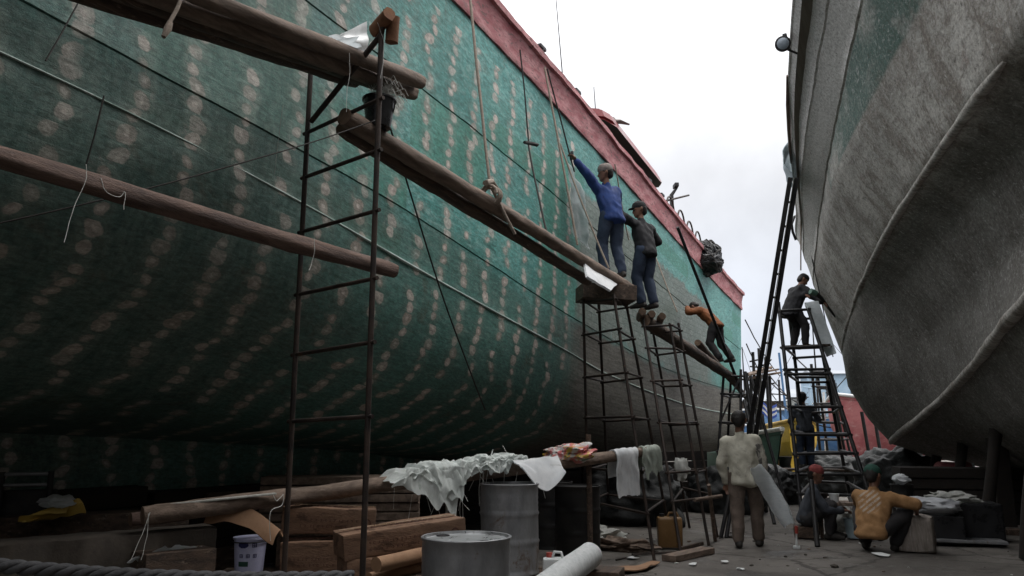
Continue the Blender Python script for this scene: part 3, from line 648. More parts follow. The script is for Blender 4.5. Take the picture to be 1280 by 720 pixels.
bm = BM(); tube(bm, sub(N1 + V((-.1, .05, 4.62)), N1 + V((.12, -.06, 4.66)), 2), .055, 10, jitter=.4); tube(bm, sub(N1 + V((.05, .06, 4.5)), N1 + V((.07, .05, 4.70)), 2), .05, 10, jitter=.4); part('clamp', bm, 'rust_or', sf)
N0, F0 = V((-3.40, 1.55, 0)), V((-4.28, 1.75, 0))
scaffold('ladder_scaffold', 'rusty ladder frame beyond the left edge carrying the other ends of the log planks', 'scaffold', [(N0, N0 + V((0, 0, 4.3))), (F0, F0 + V((0, 0, 4.3)))], [1.6, 2.2, 2.68, 3.70], G1, .025)

# towers below the painters, legs spread towards the yard
T2 = scaffold('scaffold_tower', 'narrow rusty scaffold tower under the white sheeted plank end', 'scaffold',
    [(atZ(736, 676, .0), at(729, 368, 11.2)), (atZ(818, 701, 0), at(767, 368, 10.9)), (atZ(838, 672, 0), at(781, 370, 11.6)), (atZ(762, 655, 0), at(748, 370, 11.9))],
    [.55, 1.05, 1.75, 2.35, 2.95, 3.4], G1, .022)
T3 = scaffold('scaffold_tower', 'rusty scaffold tower under the bundled poles where the man in black stands', 'scaffold',
    [(atZ(851, 691, 0), at(804, 398, 12.2)), (atZ(886, 682, 0), at(838, 408, 12.0)), (atZ(897, 672, 0), at(848, 404, 12.7)), (atZ(862, 660, 0), at(812, 392, 13.0))],
    [.62, 1.0, 1.7, 2.3, 2.85, 3.2], G1, .022)
T4 = scaffold('scaffold_tower', 'dark scaffold tower near the green stern, behind the man carrying the sheet', 'scaffold',
    [(atZ(893, 640, 0), at(905, 462, 16.8)), (atZ(926, 640, 0), at(926, 462, 16.8)), (atZ(936, 625, 0), at(934, 466, 17.8)), (atZ(906, 625, 0), at(914, 466, 17.8))],
    [.6, 1.2, 1.8, 2.4, 2.8], G1, .03, braces=((0, .6, 1, 1.8), (1, 1.2, 2, 2.4), (0, 1.8, 1, 2.8)), mat='black_steel')
T5 = scaffold('scaffold_tower', 'leaning steel scaffold tower by the grey hull with a man on its top', 'scaffold',
    [(atZ(1003, 650, 0), at(973, 378, 16.6)), (atZ(1098, 652, 0), at(1008, 380, 16.5)), (atZ(1064, 630, 0), at(1017, 384, 17.6)), (atZ(1016, 628, 0), at(985, 382, 17.7))],
    [.45, .8, 1.15, 1.55, 2.05, 2.72, 2.82, 3.3, 4.15], G1, .038, mat='black_steel', pairs=[(0, 1), (1, 2), (2, 3), (3, 0)])
T6 = scaffold('scaffold_tower', 'smaller dark scaffold tower seen through the leaning tower with the man on top', 'scaffold',
    [(atZ(1030, 612, 0), at(1014, 455, 22)), (atZ(1066, 612, 0), at(1034, 458, 22)), (atZ(1072, 606, 0), at(1040, 470, 23.2)), (atZ(1040, 606, 0), at(1022, 468, 23.2))],
    [.4, .9, 1.4, 1.9, 2.4, 2.9, 3.3], G1, .04, mat='black_steel')
def plank(name, a, b, w, h, mat, label, group=None, cat='plank'):
    bm = BM(); beam_box(bm, a, b, w, h, .008); return single(name, bm, mat, label, cat, group, smooth=False)
# dark top box of tower 2, its sheeted plank end
plank('platform', at(724, 366, 11.3), at(790, 370, 11.4), .52, .22, 'wood_dark', 'dark timber staging box on top of the tower below the white sheet', None, 'platform')
def sheetf(u, v):
    a = atX(727, 320, -3.95).lerp(atX(776, 349, -3.95), u); b = atX(732, 347, -3.46).lerp(atX(762, 365, -3.46), u)
    p = a.lerp(b, v); d = 0
    p.z += .03 * mnoise.noise(V((u * 3, v * 3, 2))); return p
single('white_sheet', thicken(grid_bm(sheetf, 14, 8), .03), 'white_cloth', 'stiff white sheet laid over the plank end below the painter in blue', 'sheet')

# ------------------------------------------------------------------ log planks
G2 = 'brown logs used as scaffold planks'
def logthing(name, ab, r, mat, label, group=G2, seed=0, r2=None, bend=.03, cat='log'):
    return single(name, log_bm(ab[0], ab[1], r, 14, bend, r2, seed), [mat, 'wood_end'], label, cat, group)
A = atX(526, 103, -3.66); B0 = V((-3.72, 1.2, 3.80)); logthing('log', (A, B0 + V((.06, 0, 0))), .066, 'wood_mid', 'longer log of the topmost pair, its rounded end at upper left of the tower', seed=1)
A2 = atX(517, 117, -3.79); logthing('log', (A2, V((-3.79, 1.2, 3.78))), .066, 'wood_mid', 'shorter log of the topmost pair with pale sawn end', seed=2)
logthing('log', (A2 + V((-.13, -.35, -.02)), V((-3.92, 1.2, 3.77))), .07, 'wood_dark', 'dark third log lying on the hull side of the topmost pair', seed=3)
logthing('log', (A2 + V((-.26, -.50, -.03)), V((-4.05, 1.2, 3.75))), .07, 'wood_dark', 'innermost dark log of the topmost row, nearest to the hull', seed=13)
LQ = atX(492, 338, -3.70); LQ2 = atX(0, 198, -3.80); LQ3 = LQ + (LQ2 - LQ) * 1.6; logthing('log', (LQ, LQ3), .064, 'wood_red', 'single reddish log crossing the lower left, tied to the ladder frame', seed=4)
logthing('log', (atX(430, 146, -3.80), atX(790, 362, -3.72)), .078, 'wood_mid', 'long sloping log leading from the bucket to the painter in blue', seed=5, r2=.08)
logthing('log', (atX(427, 160, -3.94), atX(735, 352, -3.87)), .07, 'wood_dark', 'second log under the long sloping one, its broken end left of the bucket', seed=6, r2=.068)
for k, (x, y, d) in enumerate(((803, 389, 12.0), (815, 392, 12.15), (828, 395, 12.3))):
    a = at(x, y, d); logthing('log', (a, a + V((-.35, .9, .02))), .062, 'wood_mid', ['nearest short pole of the bundle', 'middle short pole of the bundle', 'right short pole of the bundle'][k] + ' under the feet of the man in black', 'short poles bundled as a footing', seed=20 + k)
logthing('log', (at(806, 400, 12.2), at(918, 474, 17.4)), .105, 'wood_dark', 'thick dark log running aft from the man in black to the stern tower', seed=9, r2=.10)
logthing('log', (at(872, 428, 15.0), at(936, 500, 18.6)), .07, 'wood_dark', 'thin pole lying beyond the thick dark log at the stern', seed=10)
# lattice boom leaning from the ground to the grey hull
def boom(a, b, w, label):
    a, b = V(a), V(b); d = (b - a).normalized(); x = d.cross(FW).normalized(); y = d.cross(x).normalized()
    o = empty('leaning_boom', a, label, 'boom')
    for sx in (-1, 1):
        bm = BM(); beam_box(bm, a + x * sx * w / 2, b + x * sx * w / 2 * .8, .045, .08); part('chord', bm, 'black_steel', o, smooth=False)
    bm = BM(); beam_box(bm, a + y * .02, b + y * .02, w * .3, .012); part('web', bm, 'white_dirty', o, smooth=False)
    L = (b - a).length; n = int(L / .42)
    for i in range(1, n):
        p = a + d * L * i / n; bm = BM(); tube(bm, [p - x * w / 2, p + x * w / 2], .022, 6); part('cross_tie', bm, 'black_steel', o)
boom(V((-3.25, 15.9, 0)), at(992, 222, 13.6), .14, 'long dark lattice boom leaning from the ground up to the grey hull rail')
bm = BM(); tube(bm, sub(atZ(958, 640, 0), at(931, 465, 16.9), 6), .045, 8); single('prop_pole', bm, 'black_steel', 'dark prop pole leaning against the stern beside the lattice boom', 'pole', 'props leaning at the stern')
bm = BM(); tube(bm, sub(at(847, 284, 15.5), at(928, 492, 17.2), 8), .034, 8); single('prop_pole', bm, 'black_steel', 'black pole slanting down across the stern from the red bulwark', 'pole', 'props leaning at the stern')
for k, (a, b, lb) in enumerate(((atZ(901, 672, 0), at(916, 600, 11.9), 'left dark stake leaning behind the legs of the man carrying the sheet'), (atZ(908, 672, 0), at(919, 602, 12.0), 'right dark stake leaning behind the legs of the man carrying the sheet'),
      (atZ(968, 655, 0), at(930, 500, 15.2), 'dark prop slanting up to the stern left of the yellow boat'), (atZ(985, 640, 0), at(938, 470, 17.0), 'longest dark prop slanting up beside the small green boat'))):
    bm = BM(); tube(bm, sub(a, b, 5), .032, 8); single('prop_pole', bm, 'black_steel', lb, 'pole', 'props leaning at the stern')

# ------------------------------------------------------------------ ropes and strings
def rope(pts, r, mat, label, group=None, seg=8, cat='rope'):
    bm = BM(); tube(bm, pts, r, seg); return single('rope', bm, mat, label, cat, group)
G3 = 'ropes hanging from the red bulwark'
def hang(x0, y0, x1, y1, X0, X1, r, mat, label, n=14):
    a, b = atX(x0, y0, X0), atX(x1, y1, X1); return rope(sag(a, b, n, .03, x0), r, mat, label, G3)
hang(586, -10, 613, 236, -4.30, -3.75, .017, 'rope', 'thick pale rope hanging from the bulwark to the knot on the long log')
bm = BM(); a = atX(613, 243, -3.76); tube(bm, [a + V((.11 * math.cos(t) , .05 * t / 6 - .06, .105 * math.sin(t) - .02)) for t in [k * .5 for k in range(28)]], .016, 8); tube(bm, sag(a + V((.02, 0, .06)), atX(643, 293, -3.62), 8, .01), .017, 8)
tube(bm, [a + V((0, -.1, .09)), a + V((0, .02, .14)), a + V((.02, .1, .07))], .035, 8, jitter=.4)
single('rope_knot', bm, 'rope', 'pale rope wound round the long log with its tail hanging', 'rope')
hang(650, 62, 661, 180, -4.36, -4.30, .011, 'rope_dark', 'thin dark rope from the bulwark to a small knot on the green hull')
hang(661, 180, 683, 292, -4.30, -3.85, .013, 'rope_dark', 'dark rope from the small knot down to the long log')
bm = BM(); tube(bm, sub(atX(656, 178, -4.3), atX(672, 181, -4.3), 4), .022, 6, jitter=.5); single('knot', bm, 'rope_dark', 'small dark knot tied halfway up the dark rope', 'knot')
hang(681, 84, 722, 306, -4.33, -3.80, .016, 'rope', 'pale rope hanging left of the painter in blue')
hang(684, 86, 718, 215, -4.33, -4.25, .012, 'rope_dark', 'short dark rope beside the hand of the painter in blue')
hang(700, 180, 761, 335, -4.36, -3.60, .013, 'rope', 'thin pale rope crossing the legs of the painter in blue')
hang(768, 205, 786, 300, -4.36, -4.35, .012, 'rope', 'rope hanging behind the back of the painter in blue')
hang(812, 300, 846, 390, -4.36, -3.7, .012, 'rope', 'rope beside the trousers of the man in black')
rope(sag(atX(487, 156, -3.9), atX(606, 512, -4.62), 18, .1, 3), .009, 'rope_dark', 'thin black cable drooping from the bucket down the green hull', seg=6)
rope(sag(atX(-30, 286, -4.0), atX(470, 150, -3.45), 16, .05, 8), .005, 'rope_dark', 'thin dark wire stretched across the hull to the ladder frame', seg=6)
G4 = 'bits of twine tied on the logs and frame'
def twine(pix, X, label, r=.003):
    r *= .55; k = [atX(x, y, X) for x, y in pix]; pts = [V((smooth_tab([(i, p.x) for i, p in enumerate(k)], t), smooth_tab([(i, p.y) for i, p in enumerate(k)], t), smooth_tab([(i, p.z) for i, p in enumerate(k)], t))) + V((mnoise.noise(V((t * 2, X, 1))), 0, 0)) * .01 for t in frange(0, len(k) - 1, .2)]; bm = BM(); tube(bm, pts, r, 6); single('twine', bm, 'string', label, 'string', G4)
bm = BM(); tube(bm, [atX(x, y, -3.60) for x, y in ((228, -6), (222, 10), (212, 28))], [.010, .012, .012], 8); tube(bm, [atX(x, y, -3.60) for x, y in ((212, 28), (209, 36), (204, 46))], [.016, .022, .012], 8, jitter=.5)
single('rope', bm, 'rope', 'frayed pale rope end dangling over the topmost log', 'rope', G4)
twine(((353, 132), (350, 160), (346, 190), (343, 218)), -4.25, 'loose white thread hanging on the hull above the reddish log')
twine(((437, 66), (437, 90), (434, 118), (433, 140)), -3.55, 'white twine looped over the topmost logs beside the ladder frame')
twine(((472, 28), (479, 50), (480, 72), (476, 98)), -3.38, 'white twine trailing beside the top of the near upright')
twine(((126, 222), (133, 240), (150, 246), (156, 240), (155, 262)), -3.72, 'white twine knotted on the reddish log at far left')
twine(((108, 205), (107, 225), (92, 262), (80, 303)), -3.70, 'grey twine dangling below the reddish log at far left')
twine(((393, 297), (393, 312), (390, 330), (386, 338)), -3.66, 'white twine tying the reddish log to the ladder frame')
bm = BM(); tube(bm, [atX(x, y, -4.45) for x, y in ((130, 120), (118, 170), (108, 205))], .006, 6); tube(bm, [atX(x, y, -4.45) for x, y in ((97, 5), (75, 45), (57, 76))], .005, 6)
single('cord', bm, 'rope_dark', 'dark cord hanging on the shaded hull at far left', 'cord')

# bucket between the logs, white plastic sheet on the topmost logs
bk = empty('bucket', atX(474, 160, -3.72), 'black bucket stuffed with frayed fibres standing on the sloping log', 'bucket')
c = atX(473, 160, -3.74); bm = BM(); lathe(bm, [(.10, .0), (.132, .235), (.142, .235), (.142, .25), (.128, .25), (.098, .02)], c, 28, capt=True); part('pail', bm, 'black_plastic', bk)
bm = BM(); tube(bm, [c + V((.14 * math.cos(a), .14 * math.sin(a) * .3 + .02, .235 - .16 * math.sin(a))) for a in [PI * k / 14 for k in range(15)]], .006, 6); part('handle', bm, 'black_steel', bk)
bm = BM()
for k in range(90):
    a = random.uniform(0, 2 * PI); q = c + V((.07 * math.cos(a), .07 * math.sin(a), .22)); e = q + V((random.uniform(-.06, .12), random.uniform(-.02, .12), random.uniform(.06, .2)))
    tube(bm, [q, (q + e) / 2 + V((random.uniform(-.03, .03), 0, .04)), e, e + V((.02, .03, -.06))], .0026, 4)
part('fibres', bm, 'white_dirty', bk)
tri = [atX(x, y, -4.02) for x, y in ((404, 54), (458, 27), (459, 74))]
def pl(u, v):
    p = tri[0].lerp(tri[1].lerp(tri[2], v), max(.02, u)); p.x += .05 * mnoise.noise(V((u * 3, v * 3, 1))); return p
bm = grid_bm(pl, 12, 12); thicken(bm, .006); single('plastic_sheet', bm, 'plastic_white', 'white plastic sheet corner propped up on the topmost logs', 'sheet')
bm = blob(atX(423, 58, -3.78), (.17, .13, .04), .5, 2, 8, 3); single('plastic_wrap', bm, 'panel', 'crumpled clear plastic lying on the topmost logs', 'plastic')

# ------------------------------------------------------------------ drums
def drum(c, label, mat, top, r=.29, h=.88, bungs=True, group='steel drums', ribs=True, rzz=0):
    o = empty('oil_drum', c, label, 'drum', group); c = V(c)
    prof = [(r - .012, 0), (r + .004, .0), (r + .006, .018), (r - .004, .03)]
    zs = [.06 * h / .88 + i * .025 for i in range(int((h - .12) / .025))]
    for z in zs:
        b = 0
        for zc in (h * .345, h * .66): b = max(b, .013 * math.exp(-((z - zc) / .014) ** 2))
        for zc in ([h * .08 + .045 * k for k in range(5)] + [h * .73 + .045 * k for k in range(4)]) if ribs else []: b = max(b, .0045 * math.exp(-((z - zc) / .012) ** 2))
        prof.append((r - .004 + b, z))
    prof += [(r - .004, h - .03), (r + .006, h - .018), (r + .008, h - .004), (r + .001, h), (r - .012, h - .002)]
    bm = BM(); lathe(bm, prof, c, 56, capt=False)
    for v in bm.verts:
        q = v.co - c; k = .010 * mnoise.noise(V((q.x * 3, q.y * 3, q.z * 2.2 + c.x * 7))); v.co += V((q.x, q.y, 0)).normalized() * k if (q.x or q.y) else V()
    part('body', bm, mat, o)
    bm = BM(); lathe(bm, [(r - .012, h - .002), (r - .016, h - .018), (r - .03, h - .020), (r * .6, h - .017), (r * .3, h - .019), (.001, h - .018)], c, 56, capb=False, capt=False); part('lid', bm, top, o)
    if bungs:
        for a, rr in ((rzz, .034), (rzz + 2.9, .024)):
            bm = BM(); q = c + V((math.cos(a) * (r - .075), math.sin(a) * (r - .075), h - .019)); lathe(bm, [(rr + .012, 0), (rr + .010, .008), (rr, .010), (rr * .8, .004), (rr * .5, .006)], q, 20); part('bung', bm, 'black_steel', o)
    return o
D1 = at(583, 674, 5.1); drum((D1.x, D1.y, 0), 'nearest steel drum with a bare shiny lid and two bungs', 'drum', 'drum_top', .288, .85, rzz=2.95)
D2 = at(637, 600, 8.0); D2 = V((D2.x, D2.y, .14)); drum(D2, 'ribbed grey drum standing behind the nearest one under the draped log', 'drum', 'drum', .30, .88, False)
bm = BM()
for k in (-1, 0, 1): box(bm, D2 + V((k * .3, 0, -.085)), (.1, .86, .1), rz(20), .006)
for k in range(6): box(bm, D2 + rz(20) @ V((0, -.37 + k * .148, -.022)), (.82, .11, .024), rz(20), .004)
single('pallet', bm, 'wood_dark', 'dark pallet under the ribbed grey drum', 'pallet', smooth=False)
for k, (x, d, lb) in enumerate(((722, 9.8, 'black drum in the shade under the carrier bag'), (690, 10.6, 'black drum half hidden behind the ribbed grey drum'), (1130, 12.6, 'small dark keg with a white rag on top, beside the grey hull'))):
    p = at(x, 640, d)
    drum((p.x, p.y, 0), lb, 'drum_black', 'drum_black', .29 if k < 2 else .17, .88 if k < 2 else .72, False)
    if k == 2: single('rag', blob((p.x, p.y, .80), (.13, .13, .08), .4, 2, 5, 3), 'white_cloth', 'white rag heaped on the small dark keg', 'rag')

# ------------------------------------------------------------------ long log with drying mats
LA, LB = V((-5.48, 4.10, .90)), V((-3.06, 9.95, 1.29))
LA = at(178, 645, 6.0); LB = at(820, 563, 10.0)
logthing('log', (LA, LB), .075, 'wood_mid', 'long propped log hung with glass fibre mats and cloths', 'logs lying about the yard', 31, .062, .05)
a = at(163, 650, 6.15); logthing('log', (a, a + (LB - LA).normalized() * 1.1), .062, 'wood_red', 'short log end beside the left end of the long propped log', 'logs lying about the yard', 32)
plank('lath', at(196, 632, 6.08), at(345, 617, 6.6), .05, .018, 'white_dirty', 'thin pale lath lying on the left end of the long log')
def LP(t): return LA.lerp(LB, t)
LD = (LB - LA).normalized(); LX = LD.cross(V((0, 0, 1))).normalized()
def drape(t0, t1, h1, h2, r, mat, label, seed, folds=.03, ragged=.35, cat='cloth', th=.012, skew=0, layers=1, lay=.02, mat2=None, name='hanging_cloth', ff=9):
    bm = BM(); nu = 44; nv = 34
    for L in range(layers):
        rr0 = r + L * lay; g = []
        for i in range(nu + 1):
            u = i / nu; row = []; t0b = t0 + (t1 - t0) * (L * .11 if folds > .04 else 0); t1b = t1 - (t1 - t0) * ((.34 * L / layers) if folds > .04 and L else 0); rr = rr0 * (1 + (.65 if folds > .04 else .1) * max(-.15, mnoise.noise(V((u * 3.1, seed * 1.7, L * .4))) + .4 * mnoise.noise(V((u * 8, seed, L)))))
            bell = (.25 + 1.15 * math.exp(-((u - .52 + .1 * L) / .27) ** 2)) if folds > .04 else 1; H1 = h1 * (1 + ragged * mnoise.noise(V((u * 4, seed, L)))) * (1 - .12 * L); H2 = max(.01, h2 * bell * (1 + ragged * mnoise.noise(V((u * 4, seed + 5, L))) + .8 * ragged * mnoise.noise(V((u * 14, seed + 5, L)))) * (1 - .1 * L))
            arc = PI * rr; tot = H1 + arc + H2
            for j in range(nv + 1):
                s = tot * j / nv
                if s < H1: x, z, hang = -rr, -(H1 - s), (H1 - s)
                elif s < H1 + arc: a = (s - H1) / rr; x, z, hang = -rr * math.cos(a), rr * math.sin(a), 0
                else: x, z, hang = rr, -(s - H1 - arc), (s - H1 - arc)
                f = folds * min(1, .25 + hang / .15) * (mnoise.noise(V((u * ff + L * 3 + z * 4.5, z * 2.5 + x * 5, seed))) + .5 * mnoise.noise(V((u * ff * 2.6, z * 3, seed + 3))))
                tt = t0b + (t1b - t0b) * u; p = LP(tt) + LX * (x + (f if x > 0 else f * .8)) + V((0, 0, 1)) * (z + (f * .9 if hang == 0 and folds > .04 else 0) + .02 * mnoise.noise(V((u * 5, x * 6, seed + L)))) + LD * (skew * hang + .05 * mnoise.noise(V((z * 5, seed, u * 3))))
                row.append(bm.verts.new(p))
            g.append(row)
        for i in range(nu):
            for j in range(nv): bm.faces.new((g[i][j], g[i + 1][j], g[i + 1][j + 1], g[i][j + 1]))
    thicken(bm, th); return single(name, bm, mat, label, cat, 'cloths and mats drying on the long log')
def tl(px):  # parameter along the log at a pixel column
    best = min(range(201), key=lambda k: abs(640 + F * ((LP(k / 200) - CAM).dot(RT)) / ((LP(k / 200) - CAM).dot(FW)) - px)); return best / 200
def heap(px0, px1, back, front, hang, layers, label, seed, top=.085):
    bm = BM(); nu, nv = 84, 40
    for L in range(layers):
        a, b = px0 + (px1 - px0) * .10 * L, px1 - (px1 - px0) * .12 * L; g = []; ta, tb_ = tl(a), tl(b)
        for i in range(nu + 1):
            u = i / nu; H = max(.02, hang * (.15 + 1.1 * math.exp(-((u - .42 - .1 * L) / .24) ** 2)) * (1 + .7 * mnoise.noise(V((u * 9, seed, L))) + .12 * mnoise.noise(V((u * 24, seed, L))))); row = []
            e = min(1, min(u, 1 - u) / .10)
            for j in range(nv + 1):
                v = j / nv; x = -back + (back + front) * min(v / .62, 1); w = max(0, (v - .55) / .45)
                q = V((u * 4.2 + seed, v * 1.5 + u * 1.5, L * 3.1)); rid = 1 - 2 * abs(mnoise.noise(q)); r2 = 1 - 2 * abs(mnoise.noise(q * 2.3 + V((3, 1, 0))))
                z = top + .018 * L + (.055 * rid + .010 * r2) * (.35 + .65 * e) - .05 * (1 - e) - H * w ** 1.3 - .05 * max(0, 1 - v / .15)
                lx = x + (.04 * rid + .010 * r2) * (1 if v > .3 else .4) + .03 * w
                row.append(bm.verts.new(LP(ta + (tb_ - ta) * u) + LX * lx + V((0, 0, z)) + LD * (.22 * w * H + .05 * mnoise.noise(V((v * 6, seed, u * 4))))))
            g.append(row)
        for i in range(nu):
            for j in range(nv): bm.faces.new((g[i][j], g[i + 1][j], g[i + 1][j + 1], g[i][j + 1]))
    return single('fibre_mat', bm, 'mat', label, 'fibre mat', 'cloths and mats drying on the long log')
heap(476, 604, .17, .16, .30, 3, 'largest crumpled heap of pale glass fibre mats lying over the long log', 2.3)
heap(570, 648, .16, .15, .12, 3, 'smaller crumpled glass fibre mats on the log above the ribbed drum', 6.1, .10)
bm = BM()
for k in range(34):
    t = tl(random.gauss(570, 40)); q = LP(t) + LX * random.uniform(.09, .14) + V((0, 0, random.uniform(-.15, .05))); l = random.uniform(.06, .5)
    tube(bm, [q, q + V((random.uniform(-.04, .04), random.uniform(-.02, .02), -l * .5)), q + V((random.uniform(-.07, .07), random.uniform(-.03, .03), -l))], .0028, 4)
for k in range(3):
    t = tl(random.uniform(500, 650)); q = LP(t) + LX * random.uniform(-.02, .14) + V((0, 0, random.uniform(.08, .16))); tube(bm, [q, q + V((random.uniform(-.1, .1), random.uniform(-.1, .1), random.uniform(-.02, .12)))], .003, 4)
single('loose_fibres', bm, 'string', 'loose glass fibre strands trailing from the draped mats', 'fibres', kind='stuff')
def wc(u, v):
    a = at(640, 577, 8.2).lerp(at(697, 570, 8.5), u); b = at(652, 590, 8.0).lerp(at(708, 594, 8.25), u)
    p = a.lerp(b, v); p.z += .05 * math.sin(u * 5 + v * 2) * v - .13 * v * v * max(0, math.sin(u * 3.1)) + .02 * mnoise.noise(V((u * 5, v * 4, 3))); return p
single('white_cloth', thicken(grid_bm(wc, 22, 12), .01), 'white_cloth', 'clean white cloth spread over the log with one corner hanging down', 'cloth', 'cloths and mats drying on the long log')
p = LP(tl(616)) + V((0, 0, .1)); bm = BM(); tube(bm, [p, p + V((-.03, 0, .07)), p + V((-.02, .02, .13))], [.02, .018, .006], 6, flat=.3); single('cloth_tip', bm, 'mat', 'upright stiff tip of glass fibre mat sticking up from the log', 'fibre mat')
cb = blob(LP(tl(714)) + V((0, -.02, .085)), (.30, .17, .105), .45, 1.8, 6, 4)
for v in cb.verts:
    d = (v.co - LP(tl(714))).dot(RT)
    if d > .1: v.co.z += (d - .1) * .35
single('carrier_bag', cb, 'bag', 'crumpled red, yellow and white carrier bag lying on the long log', 'bag')
p = LP(tl(733)) + V((0, .05, 0)); bm = BM(); tube(bm, sub(V((p.x, p.y, 0)), V((p.x, p.y, 1.52)), 4), .035, 8); single('post', bm, 'wood_dark', 'dark wooden post holding up the log beside the carrier bag', 'post')
drape(tl(764), tl(792), .26, .50, .08, 'white_cloth', 'long white cloth hanging from the log, left of a pair', 11, .02, .06, ff=4)
drape(tl(799), tl(826), .20, .27, .075, 'green_cloth', 'shorter grey green gauze hanging from the right end of the log', 13, .03, .4, skew=.15, ff=5)

# ------------------------------------------------------------------ cartons, paint pail, tubes at lower left
def carton(c, s, ang, label, seed, tilt=(0, 0)):
    R = Matrix.Rotation(math.radians(ang), 3, 'Z') @ Matrix.Rotation(math.radians(tilt[0]), 3, 'X') @ Matrix.Rotation(math.radians(tilt[1]), 3, 'Y'); c = V(c)
    o = empty('carton', c - V((0, 0, s[2] / 2)), label, 'box', 'flattened brown cartons')
    bm = BM(); box(bm, (0, 0, 0), s, bev=.012); bmesh.ops.subdivide_edges(bm, edges=bm.edges[:], cuts=5, use_grid_fill=True)
    for v in bm.verts:
        v.co += V((mnoise.noise(v.co * 4 + V((seed, 0, 0))), mnoise.noise(v.co * 4 + V((0, seed, 0))), mnoise.noise(v.co * 3.5 + V((0, 0, seed))))) * .016; v.co = c + R @ v.co
    part('box', bm, 'carton', o)
    bm = BM(); box(bm, (0, 0, s[2] / 2 + .012), (s[0] * .98, .055, .002)); 
    for v in bm.verts: v.co = c + R @ v.co
    part('tape', bm, 'tape', o)
    # faded printing: rows of small strokes and a round emblem
    bm = BM(); rr = random.Random(seed)
    for row in range(2):
        x = -s[0] * .3
        while x < s[0] * .3:
            w = rr.uniform(.015, .035); box(bm, (x, -s[1] / 2 - .014, .02 - row * .05), (w * .6, .003, .004)); box(bm, (x, -s[1] / 2 - .014, .006 - row * .05), (w * rr.uniform(.3, .7), .003, .004)); box(bm, (x + w * rr.uniform(-.3, .3), -s[1] / 2 - .014, .013 - row * .05), (.004, .003, .018)); x += w + .014
    for k in range(16):
        a = 2 * PI * k / 16; box(bm, (s[0] * .40 + .03 * math.cos(a), -s[1] / 2 - .014, .03 * math.sin(a)), (.012, .003, .012))
    for row in range(2):
        x = -s[0] * .36
        while x < s[0] * .25:
            w = rr.uniform(.02, .05); box(bm, (x, -s[1] * .30 + row * .05, s[2] / 2 + .013), (w, .014, .003)); x += w + .02
    for v in bm.verts: v.co = c + R @ v.co
    part('print', bm, 'ink', o, smooth=False); return o
c = at(500, 672, 6.25); carton((c.x, c.y, .70), (1.0, .40, .20), 52, 'open topped long carton lying slanted behind the nearest drum', 3, (0, -5))
carton((c.x + .03, c.y + .02, .475), (1.0, .42, .20), 50, 'long carton squashed beneath the slanted one', 5)
carton((c.x + .02, c.y + .02, .25), (.9, .42, .22), 54, 'lowest long carton of the slanted stack, in deep shade', 7)
c = at(412, 652, 7.0); carton((c.x, c.y, .75), (.82, .36, .23), 40, 'brown carton with a round emblem under the long log', 9, (0, 3))
c = at(396, 690, 6.85); carton((c.x, c.y, .44), (.6, .4, .32), 38, 'scuffed brown carton below the one with the round emblem', 11)
carton((c.x, c.y, .14), (.7, .5, .26), 38, 'bottom carton of the left stack resting on the ground', 13)
bm = BM(); a = at(470, 706, 5.65); b = at(532, 692, 6.1); tube(bm, sub(a, b, 6), .055, 18, jitter=.1); tube(bm, sub(a + V((-.1, .05, -.12)), b + V((-.02, .15, -.1)), 6), .05, 16, jitter=.1); single('cardboard_tube', bm, 'wood_pale', 'reddish brown cardboard tubes beside the long cartons', 'tube')
bm = BM(); q = (a + b) / 2; box(bm, (q.x - .02, q.y + .05, .22), (.55, .3, .44), rz(40), .01); single('crate', bm, 'wood_dark', 'dark crate under the cardboard tubes', 'crate', smooth=False)
def glv(u, v):
    p = at(262, 648, 6.4).lerp(at(348, 668, 6.5), u); p += V((0, .12 * (v - .5), .085 * math.sin(PI * u) + .06 * (v - .5) - .05 * u + .05 * mnoise.noise(V((u * 3, v * 2, 1))))); p.z += .07 * math.sin(v * PI); return p
single('torn_cardboard', thicken(grid_bm(glv, 14, 8), .015), 'wood_pale', 'curled torn cardboard lying above the violet white pail', 'cardboard')
pc = at(311, 712, 6.6); pc.z = .36
pb = empty('paint_pail', pc, 'pale violet white pail with blue and green printing, below the long log', 'pail')
bm = BM(); lathe(bm, [(.118, 0), (.135, .27), (.145, .27), (.145, .285), (.137, .285)], pc, 36); part('pail', bm, 'pail', pb)
def decal(bm, a0, z0, w, h, r0=.1265):
    n = max(1, int(w / .02)); vs = []
    tow = math.atan2(-pc.y, -pc.x)
    for i in range(n + 1):
        a = tow + (a0 + w * i / n) / .125; 
        for z in (z0, z0 + h): r = .118 + .063 * z + .0022; vs.append(bm.verts.new(pc + V((r * math.cos(a), r * math.sin(a), z))))
    for i in range(n): bm.faces.new((vs[2 * i], vs[2 * i + 2], vs[2 * i + 3], vs[2 * i + 1]))
bm = BM()
for k in range(9):                                                    # oval mark
    w = .085 * math.sqrt(1 - ((k - 4) / 4.6) ** 2); decal(bm, -.055 - w / 2, .205 + k * .0055, w, .0056)
def glyph(bm, x, z, s):
    for q in ((0, .80, 1, .14), (0, .42, 1, .12), (.08, .02, .84, .14), (.02, 0, .16, .9), (.80, 0, .16, .9), (.42, 0, .15, 1.0)): decal(bm, x + q[0] * s, z + q[1] * s, q[2] * s, q[3] * s)
glyph(bm, .015, .21, .038); 
for k in range(3): glyph(bm, -.085 + k * .055, .125, .032)
part('printing', bm, 'blue_ink', pb, smooth=False)
bm = BM(); decal(bm, -.095, .055, .085, .04); part('green_label', bm, 'green_ink', pb, smooth=False)
bm = BM(); tube(bm, [pc + V((.146 * math.cos(a), .146 * math.sin(a), .25 - .0 * a)) for a in [PI * k / 10 + math.atan2(-pc.y, -pc.x) - PI / 2 for k in range(11)]], .005, 6); part('handle', bm, 'black_steel', pb)
